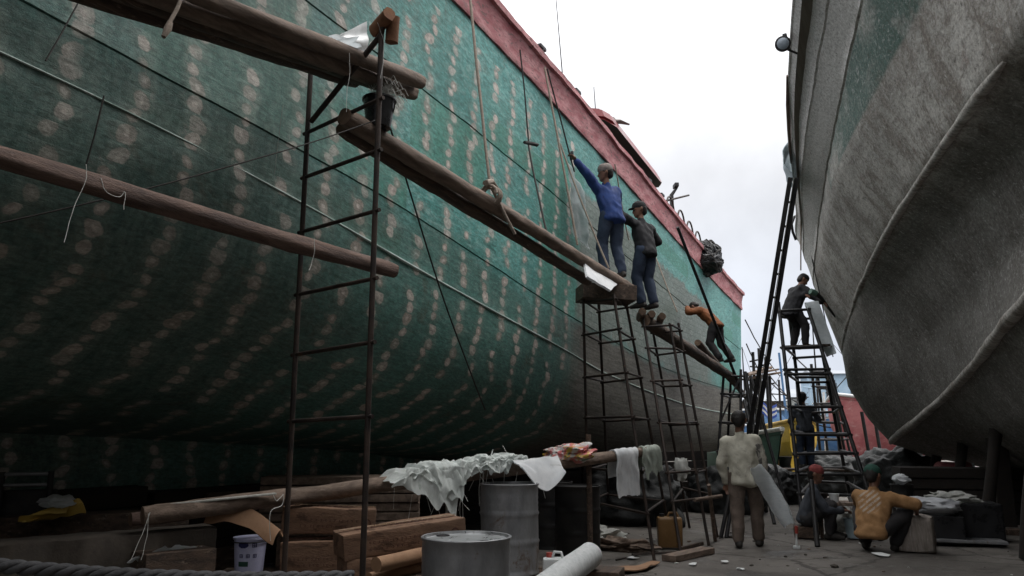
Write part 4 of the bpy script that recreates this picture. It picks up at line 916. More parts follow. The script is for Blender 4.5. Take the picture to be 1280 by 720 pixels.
bm = BM(); box(bm, (pc.x, pc.y, .18), (.5, .42, .355), rz(30), .01); single('timber_block', bm, 'wood_dark', 'dark timber block under the violet white pail', 'block', 'dark timber blocks', smooth=False)
# kerb wall and hawser
def kerb(a, b, w, h, label):
    a, b = V((a.x, a.y, 0)), V((b.x, b.y, 0)); d = (b - a).normalized(); nrm = V((-d.y, d.x, 0)); bm = BM(); n = 26; prof = [(-w / 2, -.05), (-w / 2, h - .02), (-w / 2 + .03, h), (w / 2 - .03, h), (w / 2, h - .02), (w / 2, -.05)]; rows = []
    for i in range(n + 1): rows.append([bm.verts.new(a.lerp(b, i / n) + nrm * x + V((0, 0, z + (.012 * mnoise.noise(V((i * .6, x * 5, 1))) if z > .1 else 0)))) for x, z in prof])
    for p, q in zip(rows, rows[1:]):
        for j in range(len(prof) - 1): bm.faces.new((p[j], q[j], q[j + 1], p[j + 1]))
    bm.faces.new(rows[0]); bm.faces.new(rows[-1][::-1]); single('kerb_wall', bm, 'concrete', label, 'wall')
kerb(at(-120, 672, 5.3), at(262, 660, 6.7), .32, .74, 'low old concrete wall behind the hawser at lower left')
def hawser(a, b, r):
    bm = BM(); n = 150
    for k in range(3):
        pts = [];
        for i, p in enumerate(sag(a, b, n, .05)):
            d = (V(b) - V(a)).normalized(); x, y = frame(d); ang = i * .42 + k * 2 * PI / 3; pts.append(p + (x * math.cos(ang) + y * math.sin(ang)) * r * .55)
        tube(bm, pts, r * .56, 8)
    return single('hawser', bm, 'hawser', 'thick dark twisted hawser stretched along the bottom left', 'hawser')
hawser(at(-140, 693, 4.5), at(440, 722, 5.0), .042)
bm = BM(); box(bm, at(455, 735, 5.05) * 1 + V((0, 0, -.30)), (.3, .3, .56), rz(20), .02); single('timber_block', bm, 'wood_dark', 'dark block by the nearest drum that holds the hawser end', 'block', 'dark timber blocks', smooth=False)
b = at(-140, 693, 4.5); bm = BM(); box(bm, (b.x, b.y, b.z / 2 - .03), (.4, .4, b.z - .05), rz(20), .02); single('timber_block', bm, 'wood_dark', 'dark block outside the left edge that holds the hawser', 'block', 'dark timber blocks', smooth=False)
twine(((188, 640), (178, 668), (162, 702)), -5.25, 'slack white twine hanging from the left end of the long log', .004)
twine(((186, 642), (184, 670), (176, 700)), -5.25, 'second white twine hanging from the left end of the long log', .004)
twine(((340, 616), (346, 626), (354, 618), (352, 632), (338, 640), (338, 676)), -4.9, 'white twine knotted round the long log above the pail', .005)
def film(u, v): p = at(172, 702, 6.0).lerp(at(256, 692, 6.4), u) + V((.0, .18 * (v - .5), 0)); p.z += .06 * math.sin(PI * u) + .035 * mnoise.noise(V((u * 6, v * 4, 0))); return p
single('plastic_film', thicken(grid_bm(film, 18, 8), .008), 'panel', 'crumpled clear plastic film against the low concrete wall', 'plastic')
plank('timber_block', at(170, 716, 6.0), at(258, 706, 6.4), .34, .30, 'wood_dark', 'dark timber under the crumpled plastic film', 'dark timber blocks', 'block')

# ------------------------------------------------------------------ dark clutter under the green hull
for k, y in enumerate((2.2, 4.2, 6.4, 8.8, 11.2, 13.8, 16.5, 19.2, 22)):
    zb = smooth_tab(ZB, y) - .56; bm = BM(); h = zb / 3
    for i in range(3): box(bm, (XC + .05 * (i % 2), y, h * (i + .5)), (1.5 - .1 * i, .42, h - .012), rz(90 if i == 1 else 0) if i == 1 else None, .012)
    single('keel_block', bm, 'wood_dark', 'stacked dark timbers under the keel of the green boat', 'keel block', 'keel blocks under the green boat', smooth=False)
for k, (x, y) in enumerate(((-5.6, 12.4), (-5.5, 15.2), (-5.5, 18.2), (-5.4, 21.5))):
    zt = 2.3 if y < 8 else 1.75; zt = {-6.3: 2.05, -5.9: 1.85, -5.6: 1.3, -5.5: 1.2, -5.4: 1.15}[x]
    bm = BM(); tube(bm, sub((x + .25, y, 0), (x - .1, y, zt), 3), .09, 10, jitter=.2); single('shore_prop', bm, 'wood_dark', 'short dark shore propping the bilge of the green boat', 'prop', 'shores under the green boat')
c = at(430, 583, 8.6)
st = BM()
for i in range(6): box(st, (c.x, c.y, .55 + i * .095), (1.7, .5, .08), rz(32 + (i % 3)), .006)
single('board_stack', st, 'wood_mid', 'stack of brown boards in the shade under the hull', 'boards', smooth=False)
bm = BM(); box(bm, (c.x, c.y, .25), (1.3, .45, .5), rz(32), .01); single('timber_block', bm, 'wood_dark', 'dark trestle block under the stack of brown boards', 'block', 'dark timber blocks', smooth=False)
# trolley rails at far left
tr = empty('trolley', at(20, 640, 6.4) * 1, 'dark steel trolley with two pale rails under the hull at far left', 'trolley')
p, q = at(-60, 594, 6.35), at(64, 592, 6.55)
for dz in (0, -.09): bm = BM(); tube(bm, sub(p + V((0, 0, dz)), q + V((0, 0, dz)), 3), .016, 8); part('rail', bm, 'drum', tr)
for a in (p, q, p.lerp(q, .5)): bm = BM(); tube(bm, sub(a + V((0, 0, .02)), V((a.x, a.y, 0)), 3), .025, 8); part('leg', bm, 'black_steel', tr)
m = (p + q) / 2; bm = BM(); box(bm, (m.x - .05, m.y + .10, .55), ((q - p).length, .05, 1.0), rz(math.degrees(math.atan2(q.y - p.y, q.x - p.x))), .01); part('side_panel', bm, 'black_steel', tr)
def wedge(u, v): p = at(38, 644, 6.25).lerp(at(95, 640, 6.4), u) + V((0, .18 * (v - .5), 0)); p.z += .11 * u * (1 - abs(2 * v - 1) ** 2) + .015 * mnoise.noise(V((u * 4, v * 4, 7))); return p
single('yellow_sack', thicken(grid_bm(wedge, 12, 10), .05), 'yellow', 'yellow paper sack folded on the beam at far left', 'sack')
single('plastic_wrap', blob(at(72, 627, 6.35), (.13, .12, .05), .5, 2.2, 12, 3), 'panel', 'pale plastic scrap resting on the yellow sack', 'plastic')
BA, BB = at(-110, 655, 6.2), at(235, 655, 7.0); BA.z = .74; BB.z = .74
plank('beam', BA, BB, .36, .20, 'wood_dark', 'dark squared beam behind the low wall under the yellow sack', None, 'beam')
for k, s in enumerate((.1, .5, .9)):
    a = BA.lerp(BB, s); bm = BM(); box(bm, (a.x, a.y, .31), (.34, .3, .62), rz(-30), .01); single('timber_block', bm, 'wood_dark', 'dark timber block under the squared beam behind the low wall', 'block', 'blocks under the squared beam', smooth=False)

# ------------------------------------------------------------------ things on the open ground
a, b = at(738, 694, 7.1), at(668, 745, 5.9); a.z = max(a.z, .28)
fr = empty('fabric_roll', V((b.x, b.y, .1)), 'fat pale roll of glass fibre fabric lying by the drums', 'roll')
bm = BM(); tube(bm, sub(a, b, 10), .115, 28, jitter=.05); part('fabric', bm, 'roll', fr)
d = (a - b).normalized(); bm = BM(); lathe(bm, [(.036, -.004), (.036, .006), (.026, .006), (.026, -.01)], a, 20, d); part('core', bm, 'carton', fr)
bm = BM(); tube(bm, [a + d * .006 + (lambda x, y: x * math.cos(t) + y * math.sin(t))(*frame(d)) * (.035 + .0035 * t) for t in [k * .35 for k in range(62)]], .0035, 4); part('end_spiral', bm, 'white_dirty', fr)
bm = BM(); box(bm, (a.x + .02, a.y + .05, a.z * .5 - .06), (.5, .35, a.z - .12), rz(10), .01); single('timber_block', bm, 'wood_dark', 'dark block under the near face of the fat pale roll', 'block', 'dark timber blocks', smooth=False)
jc = at(693, 705, 7.2); jg = empty('plastic_jug', V((jc.x, jc.y, .1)), 'small white plastic jug beside the ribbed drum', 'jug')
bm = BM(); box(bm, (jc.x, jc.y, .24), (.22, .16, .28), rz(25), .035); part('body', bm, 'plastic_white', jg); bm = BM(); lathe(bm, [(.03, .37), (.03, .42), (.024, .42)], (jc.x - .05, jc.y, 0), 16); part('cap', bm, 'redplastic', jg)
bm = BM(); tube(bm, [V((jc.x + dx, jc.y, z)) for dx, z in ((-.02, .37), (0, .43), (.07, .43), (.09, .37))], .014, 8); part('handle', bm, 'plastic_white', jg)
bm = BM(); box(bm, (jc.x, jc.y, .05), (.4, .3, .1), rz(20), .01); single('timber_block', bm, 'wood_dark', 'flat dark block under the small white jug', 'block', 'dark timber blocks', smooth=False)
yc = atZ(838, 686, 0); jr = empty('jerry_can', yc, 'yellow brown jerry can standing between the scaffold legs', 'can')
bm = BM(); box(bm, yc + V((0, 0, .22)), (.33, .2, .40), rz(22), .04)
for v in bm.verts: v.co += V((mnoise.noise(v.co * 6), mnoise.noise(v.co * 6 + V((4, 0, 0))), 0)) * .012
part('body', bm, 'jerry', jr); bm = BM(); tube(bm, [yc + rz(22) @ V((x, 0, z)) for x, z in ((-.02, .42), (0, .47), (.1, .47), (.12, .42))], .017, 8); part('handle', bm, 'jerry', jr); bm = BM(); lathe(bm, [(.035, .41), (.035, .46), (.028, .46)], yc + rz(22) @ V((-.1, 0, 0)), 16); part('cap', bm, 'black_plastic', jr)
plank('plank', atZ(836, 703, 0) + V((0, 0, .045)), atZ(885, 692, 0) + V((0, 0, .045)), .20, .075, 'wood_mid', 'short thick board lying on the ground before the scaffold', 'boards on the ground')
plank('plank', atZ(850, 690, 0) + V((0, 0, .04)), atZ(878, 683, 0) + V((0, 0, .04)), .05, .05, 'wood_dark', 'thin stick lying behind the short thick board', 'boards on the ground')
bm = grid_bm(lambda u, v: atZ(758, 716, 0).lerp(atZ(822, 708, 0), u) + V((0, .5 * (v - .8), .03 + .03 * mnoise.noise(V((u * 3, v * 2, 5))))), 12, 8); thicken(bm, .012); single('cardboard_sheet', bm, 'wood_pale', 'flat torn cardboard on the ground at bottom centre', 'cardboard')
bm = BM(); tube(bm, sub(atZ(790, 693, .03), atZ(846, 690, .03), 4), .014, 6); tube(bm, sub(atZ(770, 700, .02), atZ(812, 690, .03), 4), .01, 6); single('steel_rods', bm, 'rust', 'rusty rods lying on the ground by the scaffold foot', 'rods')
single('rubbish_heap', rough(bm2me('r', blob(atZ(748, 672, .1), (.34, .26, .14), .6, 2.4, 21, 4)), .03, 9), 'white_dirty', 'heap of dirty rags and offcuts under the scaffold tower', 'rubbish')
single('rubbish_heap', rough(bm2me('r', blob(atZ(772, 682, .06), (.5, .2, .09), .6, 2.4, 25, 4)), .03, 9), 'wood_mid', 'brown offcuts scattered beside the fat pale roll', 'rubbish')
single('plastic_bag', blob(at(853, 586, 11.2), (.10, .1, .16), .5, 2, 31, 3), 'white_dirty', 'small grey plastic bag tied to the scaffold rung', 'bag')
bm = BM(); tube(bm, sub(atZ(894, 676, .0), at(886, 606, 10.9), 4), .028, 8); tube(bm, sub(at(868, 625, 10.7), at(902, 620, 11.0), 3), .026, 8); single('cross_stake', bm, 'wood_mid', 'pale weathered cross of sticks leaning by the scaffold legs', 'stake')
# brush stick at the tip of the carried sheet
bs = empty('brush', atZ(996, 686, 0), 'small red and white brush standing upright on the ground', 'brush'); q = atZ(996, 686, 0)
bm = BM(); tube(bm, sub(q + V((0, 0, .03)), q + V((.01, 0, .22)), 3), .013, 8); part('shaft', bm, 'plastic_white', bs); bm = BM(); tube(bm, sub(q + V((.01, 0, .20)), q + V((.012, 0, .30)), 3), .022, 8); part('handle', bm, 'redplastic', bs); bm = BM(); box(bm, q + V((0, 0, .02)), (.09, .06, .04), bev=.01); part('head', bm, 'plastic_white', bs)
for k, (x, y, s, lb) in enumerate(((1103, 695, .13, 'largest white scrap, before the crouching man'), (905, 704, .05, 'small white scrap right of the short board'), (866, 707, .07, 'white scrap at the near edge of the ground'), (1012, 668, .11, 'pale crumpled scrap beside the seated man'), (926, 712, .05, 'tiny scrap at bottom right of the standing man'), (808, 690, .10, 'pale flake by the rusty rods'), (790, 700, .08, 'pale flake near the torn cardboard'), (1030, 672, .12, 'pale wrapper under the low table'))):
    c = atZ(x, y, 0); bm = BM(); ps = [V((c.x + s * (.6 + .6 * random.random()) * math.cos(a), c.y + s * (.6 + .6 * random.random()) * math.sin(a), gz(c.x, c.y) + .012 + random.uniform(0, .015))) for a in [2 * PI * j / 7 for j in range(7)]]
    bm.faces.new([bm.verts.new(p) for p in ps]); thicken(bm, .006); single('paper_scrap', bm, 'paper', lb, 'scrap', 'scraps on the ground', smooth=False)
bm = BM(); rr = random.Random(5)
for k in range(480):
    x, y = rr.uniform(-6, 4.5), rr.uniform(7, 22); s = rr.uniform(.006, .028) * (1 if rr.random() < .93 else 2)
    m = Matrix.Translation((x, y, gz(x, y) + s * .3)) @ Matrix.Rotation(rr.uniform(0, 6), 4, 'Z') @ Matrix.Diagonal((s * rr.uniform(.7, 2.2), s, s * rr.uniform(.3, .8), 1)); g = bmesh.ops.create_icosphere(bm, subdivisions=1, radius=1, matrix=m)
    mi = rr.choice((0, 0, 0, 1, 2))
    for f in {f for v in g['verts'] for f in v.link_faces}: f.material_index = mi
o = single('rubble', bm, ['concrete', 'wood_mid', 'white_dirty'], 'small chips, stones and dirt scattered over the yard', 'rubble', kind='stuff', smooth=False)

# ================================================================== PEOPLE
def solid(groups, vox, wr=0, wsc=9, seed=0, cut=None, smooth_it=2):
    """groups: lists of (centre, radius or (rx,ry,rz)); each group is filled as the hull of its balls, all fused into one skin"""
    bm = BM()
    for g in groups:
        b2 = BM()
        for c, r in g:
            rr = r if isinstance(r, (tuple, list)) else (r, r, r)
            bmesh.ops.create_icosphere(b2, subdivisions=2, radius=1, matrix=Matrix.Translation(V(c)) @ Matrix.Diagonal((*rr, 1)))
        if len(g) > 1:
            res = bmesh.ops.convex_hull(b2, input=b2.verts[:]); dead = [e for e in res['geom_interior'] if isinstance(e, bmesh.types.BMVert)] + [e for e in res['geom_unused'] if isinstance(e, bmesh.types.BMVert)]
            bmesh.ops.delete(b2, geom=list(set(dead)), context='VERTS')
        m = bpy.data.meshes.new('t'); b2.to_mesh(m); b2.free(); bm.from_mesh(m); bpy.data.meshes.remove(m)
    m = bpy.data.meshes.new('t'); bm.to_mesh(m); bm.free(); o = bpy.data.objects.new('t', m); sc2 = bpy.data.scenes.new('t'); sc2.collection.objects.link(o)
    md = o.modifiers.new('r', 'REMESH'); md.mode = 'VOXEL'; md.voxel_size = vox
    sm = o.modifiers.new('s', 'SMOOTH'); sm.iterations = smooth_it; sm.factor = .5
    dg = None
    with bpy.context.temp_override(scene=sc2, view_layer=sc2.view_layers[0]): dg = bpy.context.evaluated_depsgraph_get()
    out = bpy.data.meshes.new_from_object(o.evaluated_get(dg)); bpy.data.objects.remove(o); bpy.data.scenes.remove(sc2); bpy.data.meshes.remove(m)
    if wr:
        for v in out.vertices:
            n = v.normal; q = v.co * wsc
            k = .7 - 1.6 * abs(mnoise.noise(V((q.x * .8 + q.z * .35, q.y * .8, q.z * .5)) + V((seed, 0, 0)))) + .5 * mnoise.noise(V((q.x * 2, q.y * 2, q.z * 1.4)) + V((0, seed, 0)))
            v.co = v.co + n * (wr * k)
    return out
def ik(a, b, l1, l2, pole):
    a, b = V(a), V(b); d = b - a; L = min(d.length, (l1 + l2) * .998); d.normalize(); b = a + d * L
    x = (l1 * l1 - l2 * l2 + L * L) / (2 * L); h = math.sqrt(max(0, l1 * l1 - x * x)); p = V(pole); p = (p - d * p.dot(d)).normalized()
    return a + d * x + p * h, b
def person(label, loc, rot, spine, hands, feet, head=None, pelvis=.90, epole=((-.6, -.6, -.5), (.6, -.6, -.5)), kpole=((-.2, 1, 0), (.2, 1, 0)), shirt='black_shirt', trouser='navy', cap=None, capmat='cap_black', sleeve=1.0, hat=True, scale=1.0, loose=1.0, hem=.06, world_hands=(False, False), sleevemat=None, curl=.5, hipw=.095, footdir=((-.15, 1, 0), (.15, 1, 0)), shw=.185, seed=1, twist=0):
    o = empty('person', V(loc), label, 'person', None, math.radians(rot)); o.scale = (scale,) * 3; ROOTM[o.name] = ROOTM[o.name] @ Matrix.Scale(scale, 4)
    inv = ROOTM[o.name].inverted(); P = V((pelvis if isinstance(pelvis, tuple) else (0, 0, pelvis)))
    sp = V(spine).normalized(); C = P + sp * .47          # base of the neck
    rt = (Matrix.Rotation(math.radians(twist), 3, 'Z') @ V((1, 0, 0))); rt = (rt - sp * rt.dot(sp)).normalized(); fwd = sp.cross(rt).normalized() * -1
    fwd = V((0, 1, 0)) - sp * sp.y if fwd.length < .1 else rt.cross(sp) * -1
    if fwd.y < 0 and abs(twist) < 90: fwd = -fwd
    SH = [C + rt * s * shw - sp * .055 for s in (-1, 1)]; HP = [P + V((1, 0, 0)) * s * hipw for s in (-1, 1)]
    HD = V(head).normalized() if head else (sp + V((0, 0, .6))).normalized(); face = V((0, 1, 0))
    fd = [f for f in (kw_face.get(label, None),) if f]; face = V(fd[0]) if fd else fwd
    face = (face - HD * face.dot(HD)).normalized(); hr = face.cross(HD).normalized()
    N = C + HD * .06; K = C + HD * .205                    # neck, skull centre
    EL, HA, KN, FT = [], [], [], []
    for i in (0, 1):
        h = V(hands[i]); h = inv @ h if world_hands[i] else h
        e, w = ik(SH[i], h, .285, .26, epole[i]); EL.append(e); HA.append(w)
        k, f = ik(HP[i], V(feet[i]) + V((0, 0, .085)), .425, .41, kpole[i]); KN.append(k); FT.append(f)
    def hd(x, y, z): return K + hr * x + face * y + HD * z
    # --- skin, one continuous body
    G = []
    G.append([(hd(0, -.012, .025), .094), (hd(0, .02, .02), .085), (hd(0, .035, -.055), .062), (hd(0, .062, -.085), .035)])
    G.append([(hd(0, .095, .0), .012), (hd(0, .108, -.030), .016), (hd(0, .092, -.034), .02)])
    for s in (-1, 1): G.append([(hd(s * .092, -.01, .01), (.012, .022, .03)), (hd(s * .088, .0, -.02), .010)]); G.append([(hd(s * .03, .083, .022), .016), (hd(s * .055, .075, .02), .014)])
    G.append([(C - sp * .05, .058), (N + HD * .07, .052)])
    waist = P + sp * .12
    G.append([(SH[0] + rt * .03, .055), (SH[1] - rt * .03, .055), (C - sp * .17 + fwd * .02, (.13, .09, .09)), (waist, (.12, .085, .08))]); G.append([(waist, (.12, .085, .08)), (HP[0], .09), (HP[1], .09)])
    for i in (0, 1):
        G.append([(SH[i], .056), (EL[i], .040)]); G.append([(EL[i], .041), (HA[i], .027)])
        G.append([(HP[i], .088), (KN[i], .056)]); G.append([(KN[i], .056), (KN[i].lerp(FT[i], .35), .055), (FT[i], .036)])
        fdv = V(footdir[i]).normalized(); heel = FT[i] - V((0, 0, .045)) - fdv * .03
        G.append([(FT[i], .036), (heel, .034), (FT[i] - V((0, 0, .055)) + fdv * .10, .032), (FT[i] - V((0, 0, .06)) + fdv * .165, .022)])
        # hand: palm, four fingers curled, thumb from the side
        d = (HA[i] - EL[i]).normalized(); sx = -1 if i == 0 else 1; side = d.cross(V((0, 0, 1)) if abs(d.z) < .9 else V((0, 1, 0))).normalized(); nrm = side.cross(d).normalized()
        if nrm.z > 0: nrm = -nrm
        pal = HA[i] + d * .045; kn = HA[i] + d * .088
        G.append([(HA[i], .024), (kn + side * .030, .013), (kn - side * .030, .013), (pal, (.03, .03, .02))])
        for f, (off, ln) in enumerate(((-.033, .062), (-.011, .075), (.011, .07), (.033, .055))):
            b = kn + side * off; m = b + (d * (1 - curl * .5) + nrm * curl).normalized() * ln * .5; t = m + (d * (1 - curl) + nrm * curl * 1.3).normalized() * ln * .5
            G.append([(b, .0105), (m, .0095)]); G.append([(m, .0095), (t, .008)])
        tb = HA[i] + d * .03 - side * .028; tm = tb + (d * .7 - side * .8 + nrm * .3).normalized() * .035; G.append([(tb, .014), (tm, .011)]); G.append([(tm, .011), (tm + (d + nrm * .5).normalized() * .03, .009)])
    part('body', solid(G, .0098, smooth_it=1), 'skin', o, local=True)
    for s in (-1, 1):
        bm = BM(); bmesh.ops.create_icosphere(bm, subdivisions=2, radius=.013, matrix=Matrix.Translation(hd(s * .033, .094, .003))); part('eye', bm, 'eye', o, local=True)
    bm = BM(); tube(bm, [hd(x, .095 - abs(x) * .35, -.072) for x in (-.025, -.012, 0, .012, .025)], [.003, .006, .007, .006, .003], 6); part('mouth', bm, 'lip', o, local=True)
    # --- hair and cap
    hg = [[(hd(0, -.022, .038), .098), (hd(0, .012, .05), .088), (hd(0, -.05, -.02), .07)]]
    part('hair', solid(hg, .012, .004, 30), 'hair', o, local=True)
    if cap:
        cg = [[(hd(0, -.015, .058), (.103)), (hd(0, .02, .062), .096)]]
        me = solid(cg, .010, .003, 14)
        bmc = BM(); bmc.from_mesh(me); bmesh.ops.bisect_plane(bmc, geom=bmc.verts[:] + bmc.edges[:] + bmc.faces[:], plane_co=hd(0, 0, .030), plane_no=-HD, clear_outer=True); bpy.data.meshes.remove(me)
        cp = part('cap', bmc, capmat, o, local=True)
        if cap == 'peak':
            bm = solid([[(hd(-.06, .085, .04), .008), (hd(.06, .085, .04), .008), (hd(-.035, .17, .03), .007), (hd(.035, .17, .03), .007)]], .006); part('peak', bm, capmat, cp, local=True)
    # --- shirt or jacket
    L = loose; sg = []
    sg.append([(SH[0] + rt * .035, .066 * L), (SH[1] - rt * .035, .066 * L), (C - sp * .19 + fwd * .02, (.172 * L, .125 * L, .1)), (waist + sp * .0, (.168 * L, .125 * L, .07))])
    hemc = P - sp * hem; sg.append([(waist, (.168 * L, .125 * L, .06)), (hemc + V((HP[1] - HP[0])) * .40, (.105 * L, .125 * L, .05)), (hemc - V((HP[1] - HP[0])) * .40, (.105 * L, .125 * L, .05))])
    sg.append([(C - sp * .03, .075), (C + HD * .03, .062)])
    for i in (0, 1):
        e = EL[i]; w = EL[i].lerp(HA[i], .92)
        if sleeve >= 1: sg.append([(SH[i], .072 * L), (e, .058 * L)]); sg.append([(e, .058 * L), (w, .046 * L)])
        else: q = SH[i].lerp(e, min(1, sleeve * 1.4)); sg.append([(SH[i], .072 * L), (q, .062 * L)])
    sh = part('shirt', solid(sg, .016, .017, 9, seed), shirt, o, local=True)
    if sleevemat: part('sleeve_cover', solid([[(SH[1].lerp(EL[1], .25), .074 * L), (EL[1], .062 * L)], [(EL[1], .062 * L), (EL[1].lerp(HA[1], .9), .05 * L)]], .013, .008, 9, seed), sleevemat, o, local=True)
    # --- trousers, shoes
    tg = [[(waist - sp * .02, (.118, .088, .05)), (HP[0], (.100, .105, .10)), (HP[1], (.100, .105, .10))]]
    for i in (0, 1):
        tg.append([(HP[i], .110), (KN[i], .086)]); tg.append([(KN[i], .086), (KN[i].lerp(FT[i], .93), .070)])
    part('trousers', solid(tg, .016, .015, 8, seed + 4), trouser, o, local=True)
    for i in (0, 1):
        fdv = V(footdir[i]).normalized(); b = FT[i]
        part('shoe', solid([[(b - V((0, 0, .01)) - fdv * .01, .046), (b - V((0, 0, .045)) - fdv * .045, .040), (b - V((0, 0, .045)) + fdv * .10, .042), (b - V((0, 0, .055)) + fdv * .185, .030)]], .010, .003, 20), 'shoe', o, local=True)
    return o, dict(HA=[ROOTM[o.name] @ h for h in HA], K=ROOTM[o.name] @ K, KN=[ROOTM[o.name] @ k for k in KN])
kw_face = {}
# painter in blue, facing the hull, left arm stretched up towards the viewer's left
lb = 'man in blue jacket reaching high up the green hull from the log plank'
kw_face[lb] = (-.8, .55, .35)
o, J = person(lb, (-3.86, 10.72, 3.84), 62, (-.10, .12, 1), [atX(714, 193, -4.25), atX(764, 258, -4.1)], [(-.10, .06, 0), (.13, -.04, 0)], head=(-.12, -.05, 1), shirt='blue_shirt', trouser='navy', cap='round', capmat='hair_grey', world_hands=(True, True), loose=1.12, epole=((-.3, -1, .2), (.8, -.6, -.4)), seed=3, scale=1.04)
q = atX(717, 190, -4.27); br = empty('paint_brush', q, 'dark brush held up against the hull by the man in blue', 'brush')
bm = BM(); tube(bm, [J['HA'][0] + V((0, 0, .0)), J['HA'][0] + V((-.08, .06, .10))], .014, 8); part('handle', bm, 'wood_dark', br); bm = BM(); box(bm, J['HA'][0] + V((-.11, .10, .13)), (.05, .14, .11), rz(30), .02); part('bristles', bm, 'black_plastic', br)
# sheet of fibreglass on the hull beside him
def fs(u, v):
    p = atX(706, 205, -4.49).lerp(atX(726, 240, -4.47), u).lerp(atX(714, 296, -4.50).lerp(atX(733, 312, -4.50), u), v); p.x += .05 + .05 * mnoise.noise(V((u * 3, v * 5, 0))); return p
single('fibre_sheet', thicken(grid_bm(fs, 10, 16), .015), 'panel', 'pale grey fibreglass sheet hanging on the hull left of the man in blue', 'sheet')
lb = 'man in black with a peaked cap stretching one arm towards the man in blue'
kw_face[lb] = (-.75, .6, .25)
person(lb, (-3.66, 11.72, 3.50), 70, (-.02, .14, 1), [atX(767, 252, -4.05), (.30, .28, 1.05)], [(-.09, .04, 0), (.10, -.05, 0)], head=(-.05, .08, 1), cap='peak', capmat='cap_black', shirt='black_shirt', trouser='navy', world_hands=(True, False), epole=((-.2, -.5, -1), (.8, -.5, -.4)), seed=5, scale=1.04, loose=1.1)
lb = 'man in burnt orange bending hard against the hull at the stern plank'
kw_face[lb] = (0, .7, -.6)
person(lb, (-3.62, 17.0, 3.08), 78, (-.02, .80, .95), [(-.22, .72, 1.25), (.24, .70, 1.2)], [(-.12, .05, 0), (.12, -.12, 0)], head=(0, 1, .45), pelvis=(0, .16, .84), shirt='orange_shirt', trouser='black_trouser', seed=6, hem=.02, loose=1.2)
lb = 'dark silhouetted man bending over on top of the leaning scaffold tower'
kw_face[lb] = (.25, .8, -.7)
pt = at(999, 436, 16.95)
person(lb, pt, -52, (.0, .42, 1), [at(1019, 372, 16.4), at(1029, 378, 16.6)], [(-.13, -.05, 0), (.12, .08, 0)], head=(.02, .65, 1), pelvis=(0, -.10, .87), shirt='black_shirt', trouser='black_trouser', cap='round', capmat='cap_black', world_hands=(True, True), loose=1.42, seed=8, hem=.18, scale=1.05)
bm = BM(); a, b = at(978, 434, 16.9), at(1036, 432, 16.9)
plank('plank', a + V((0, -.12, -.01)), b + V((0, -.12, -.01)), .26, .045, 'wood_dark', 'nearer board under the feet of the man on the leaning tower', 'boards on the leaning tower'); plank('plank', a + V((0, .2, -.01)), b + V((0, .2, -.01)), .26, .045, 'wood_dark', 'farther board under the feet of the man on the leaning tower', 'boards on the leaning tower')
gr = empty('grinder', at(1019, 370, 16.4), 'small teal handled tool in the hands of the man on the tower', 'tool'); bm = BM(); tube(bm, [at(1017, 364, 16.4), at(1026, 372, 16.5), at(1044, 396, 17.0)], [.05, .045, .02], 10); part('shaft', bm, 'black_steel', gr); bm = BM(); tube(bm, [at(1013, 364, 16.38), at(1020, 367, 16.4)], .065, 10); part('handle', bm, 'green_paint', gr)
def ps(u, v):
    p = at(1005, 378, 16.3).lerp(at(1022, 376, 16.5), u).lerp(at(1033, 446, 16.9).lerp(at(1045, 441, 17.1), u), v); p.y += .06 * mnoise.noise(V((u * 2, v * 3, 3))); return p
single('fibre_sheet', thicken(grid_bm(ps, 6, 14), .02), 'panel', 'stiff grey fibreglass sheet hanging off the leaning tower', 'sheet')
rope(sub(at(1001, 240, 16.6), at(1001, 338, 16.8), 6), .014, 'rope', 'straight pale rope dropping to the man on the leaning tower')
rope(sag(at(1002, 262, 16.9), at(1042, 446, 17.6), 12, .05, 4), .012, 'rope_dark', 'thin rope running from the grey rail down beside the hull edge')
# standing man with the carried sheet
lb = 'man in beige jacket seen from behind, walking with a long sheet under his arm'
kw_face[lb] = (.12, 1, 0)
o, J = person(lb, (-2.22, 11.30, 0), 8, (-.07, .03, 1), [(-.23, .04, .78), (.24, .08, .80)], [(-.10, -.14, 0), (.13, .12, .0)], head=(.02, .03, 1), shirt='jacket', trouser='brown_trouser', loose=1.07, hem=.12, scale=1.09, sleevemat='camo', seed=9, cap=None, shw=.178, epole=((-.9, -.7, 0), (.9, -.7, 0)))
h = J['HA'][1]; top, bot = at(945, 584, 10.45), at(988, 657, 10.35)
def cs(u, v):
    a = -2.4 + 4.8 * u; c = top.lerp(bot, v); d = (bot - top).normalized(); x = d.cross(FW).normalized(); r = .105 * (1 - .35 * max(0, v - .75) / .25 * (v > .75)) * (.75 + .25 * min(1, v * 5))
    return c + x * r * math.sin(a * .62) * 1.1 + FW * (.06 * math.cos(a * .62)) + V((0, 0, .03 * mnoise.noise(V((u * 3, v * 5, 0)))))
single('fibre_sheet', thicken(grid_bm(cs, 20, 30), .006), 'panel', 'long clouded fibreglass sheet carried by the man in the beige jacket', 'sheet')
bm = BM(); tube(bm, [h + V(p) for p in ((-.05, -.05, .06), (-.055, -.07, -.04), (-.02, -.08, -.10), (.03, -.08, -.06), (.06, -.06, .06))], .018, 8); single('cloth_strip', bm, 'white_dirty', 'pale folded cloth hooked in the hand of the man in the beige jacket', 'cloth')
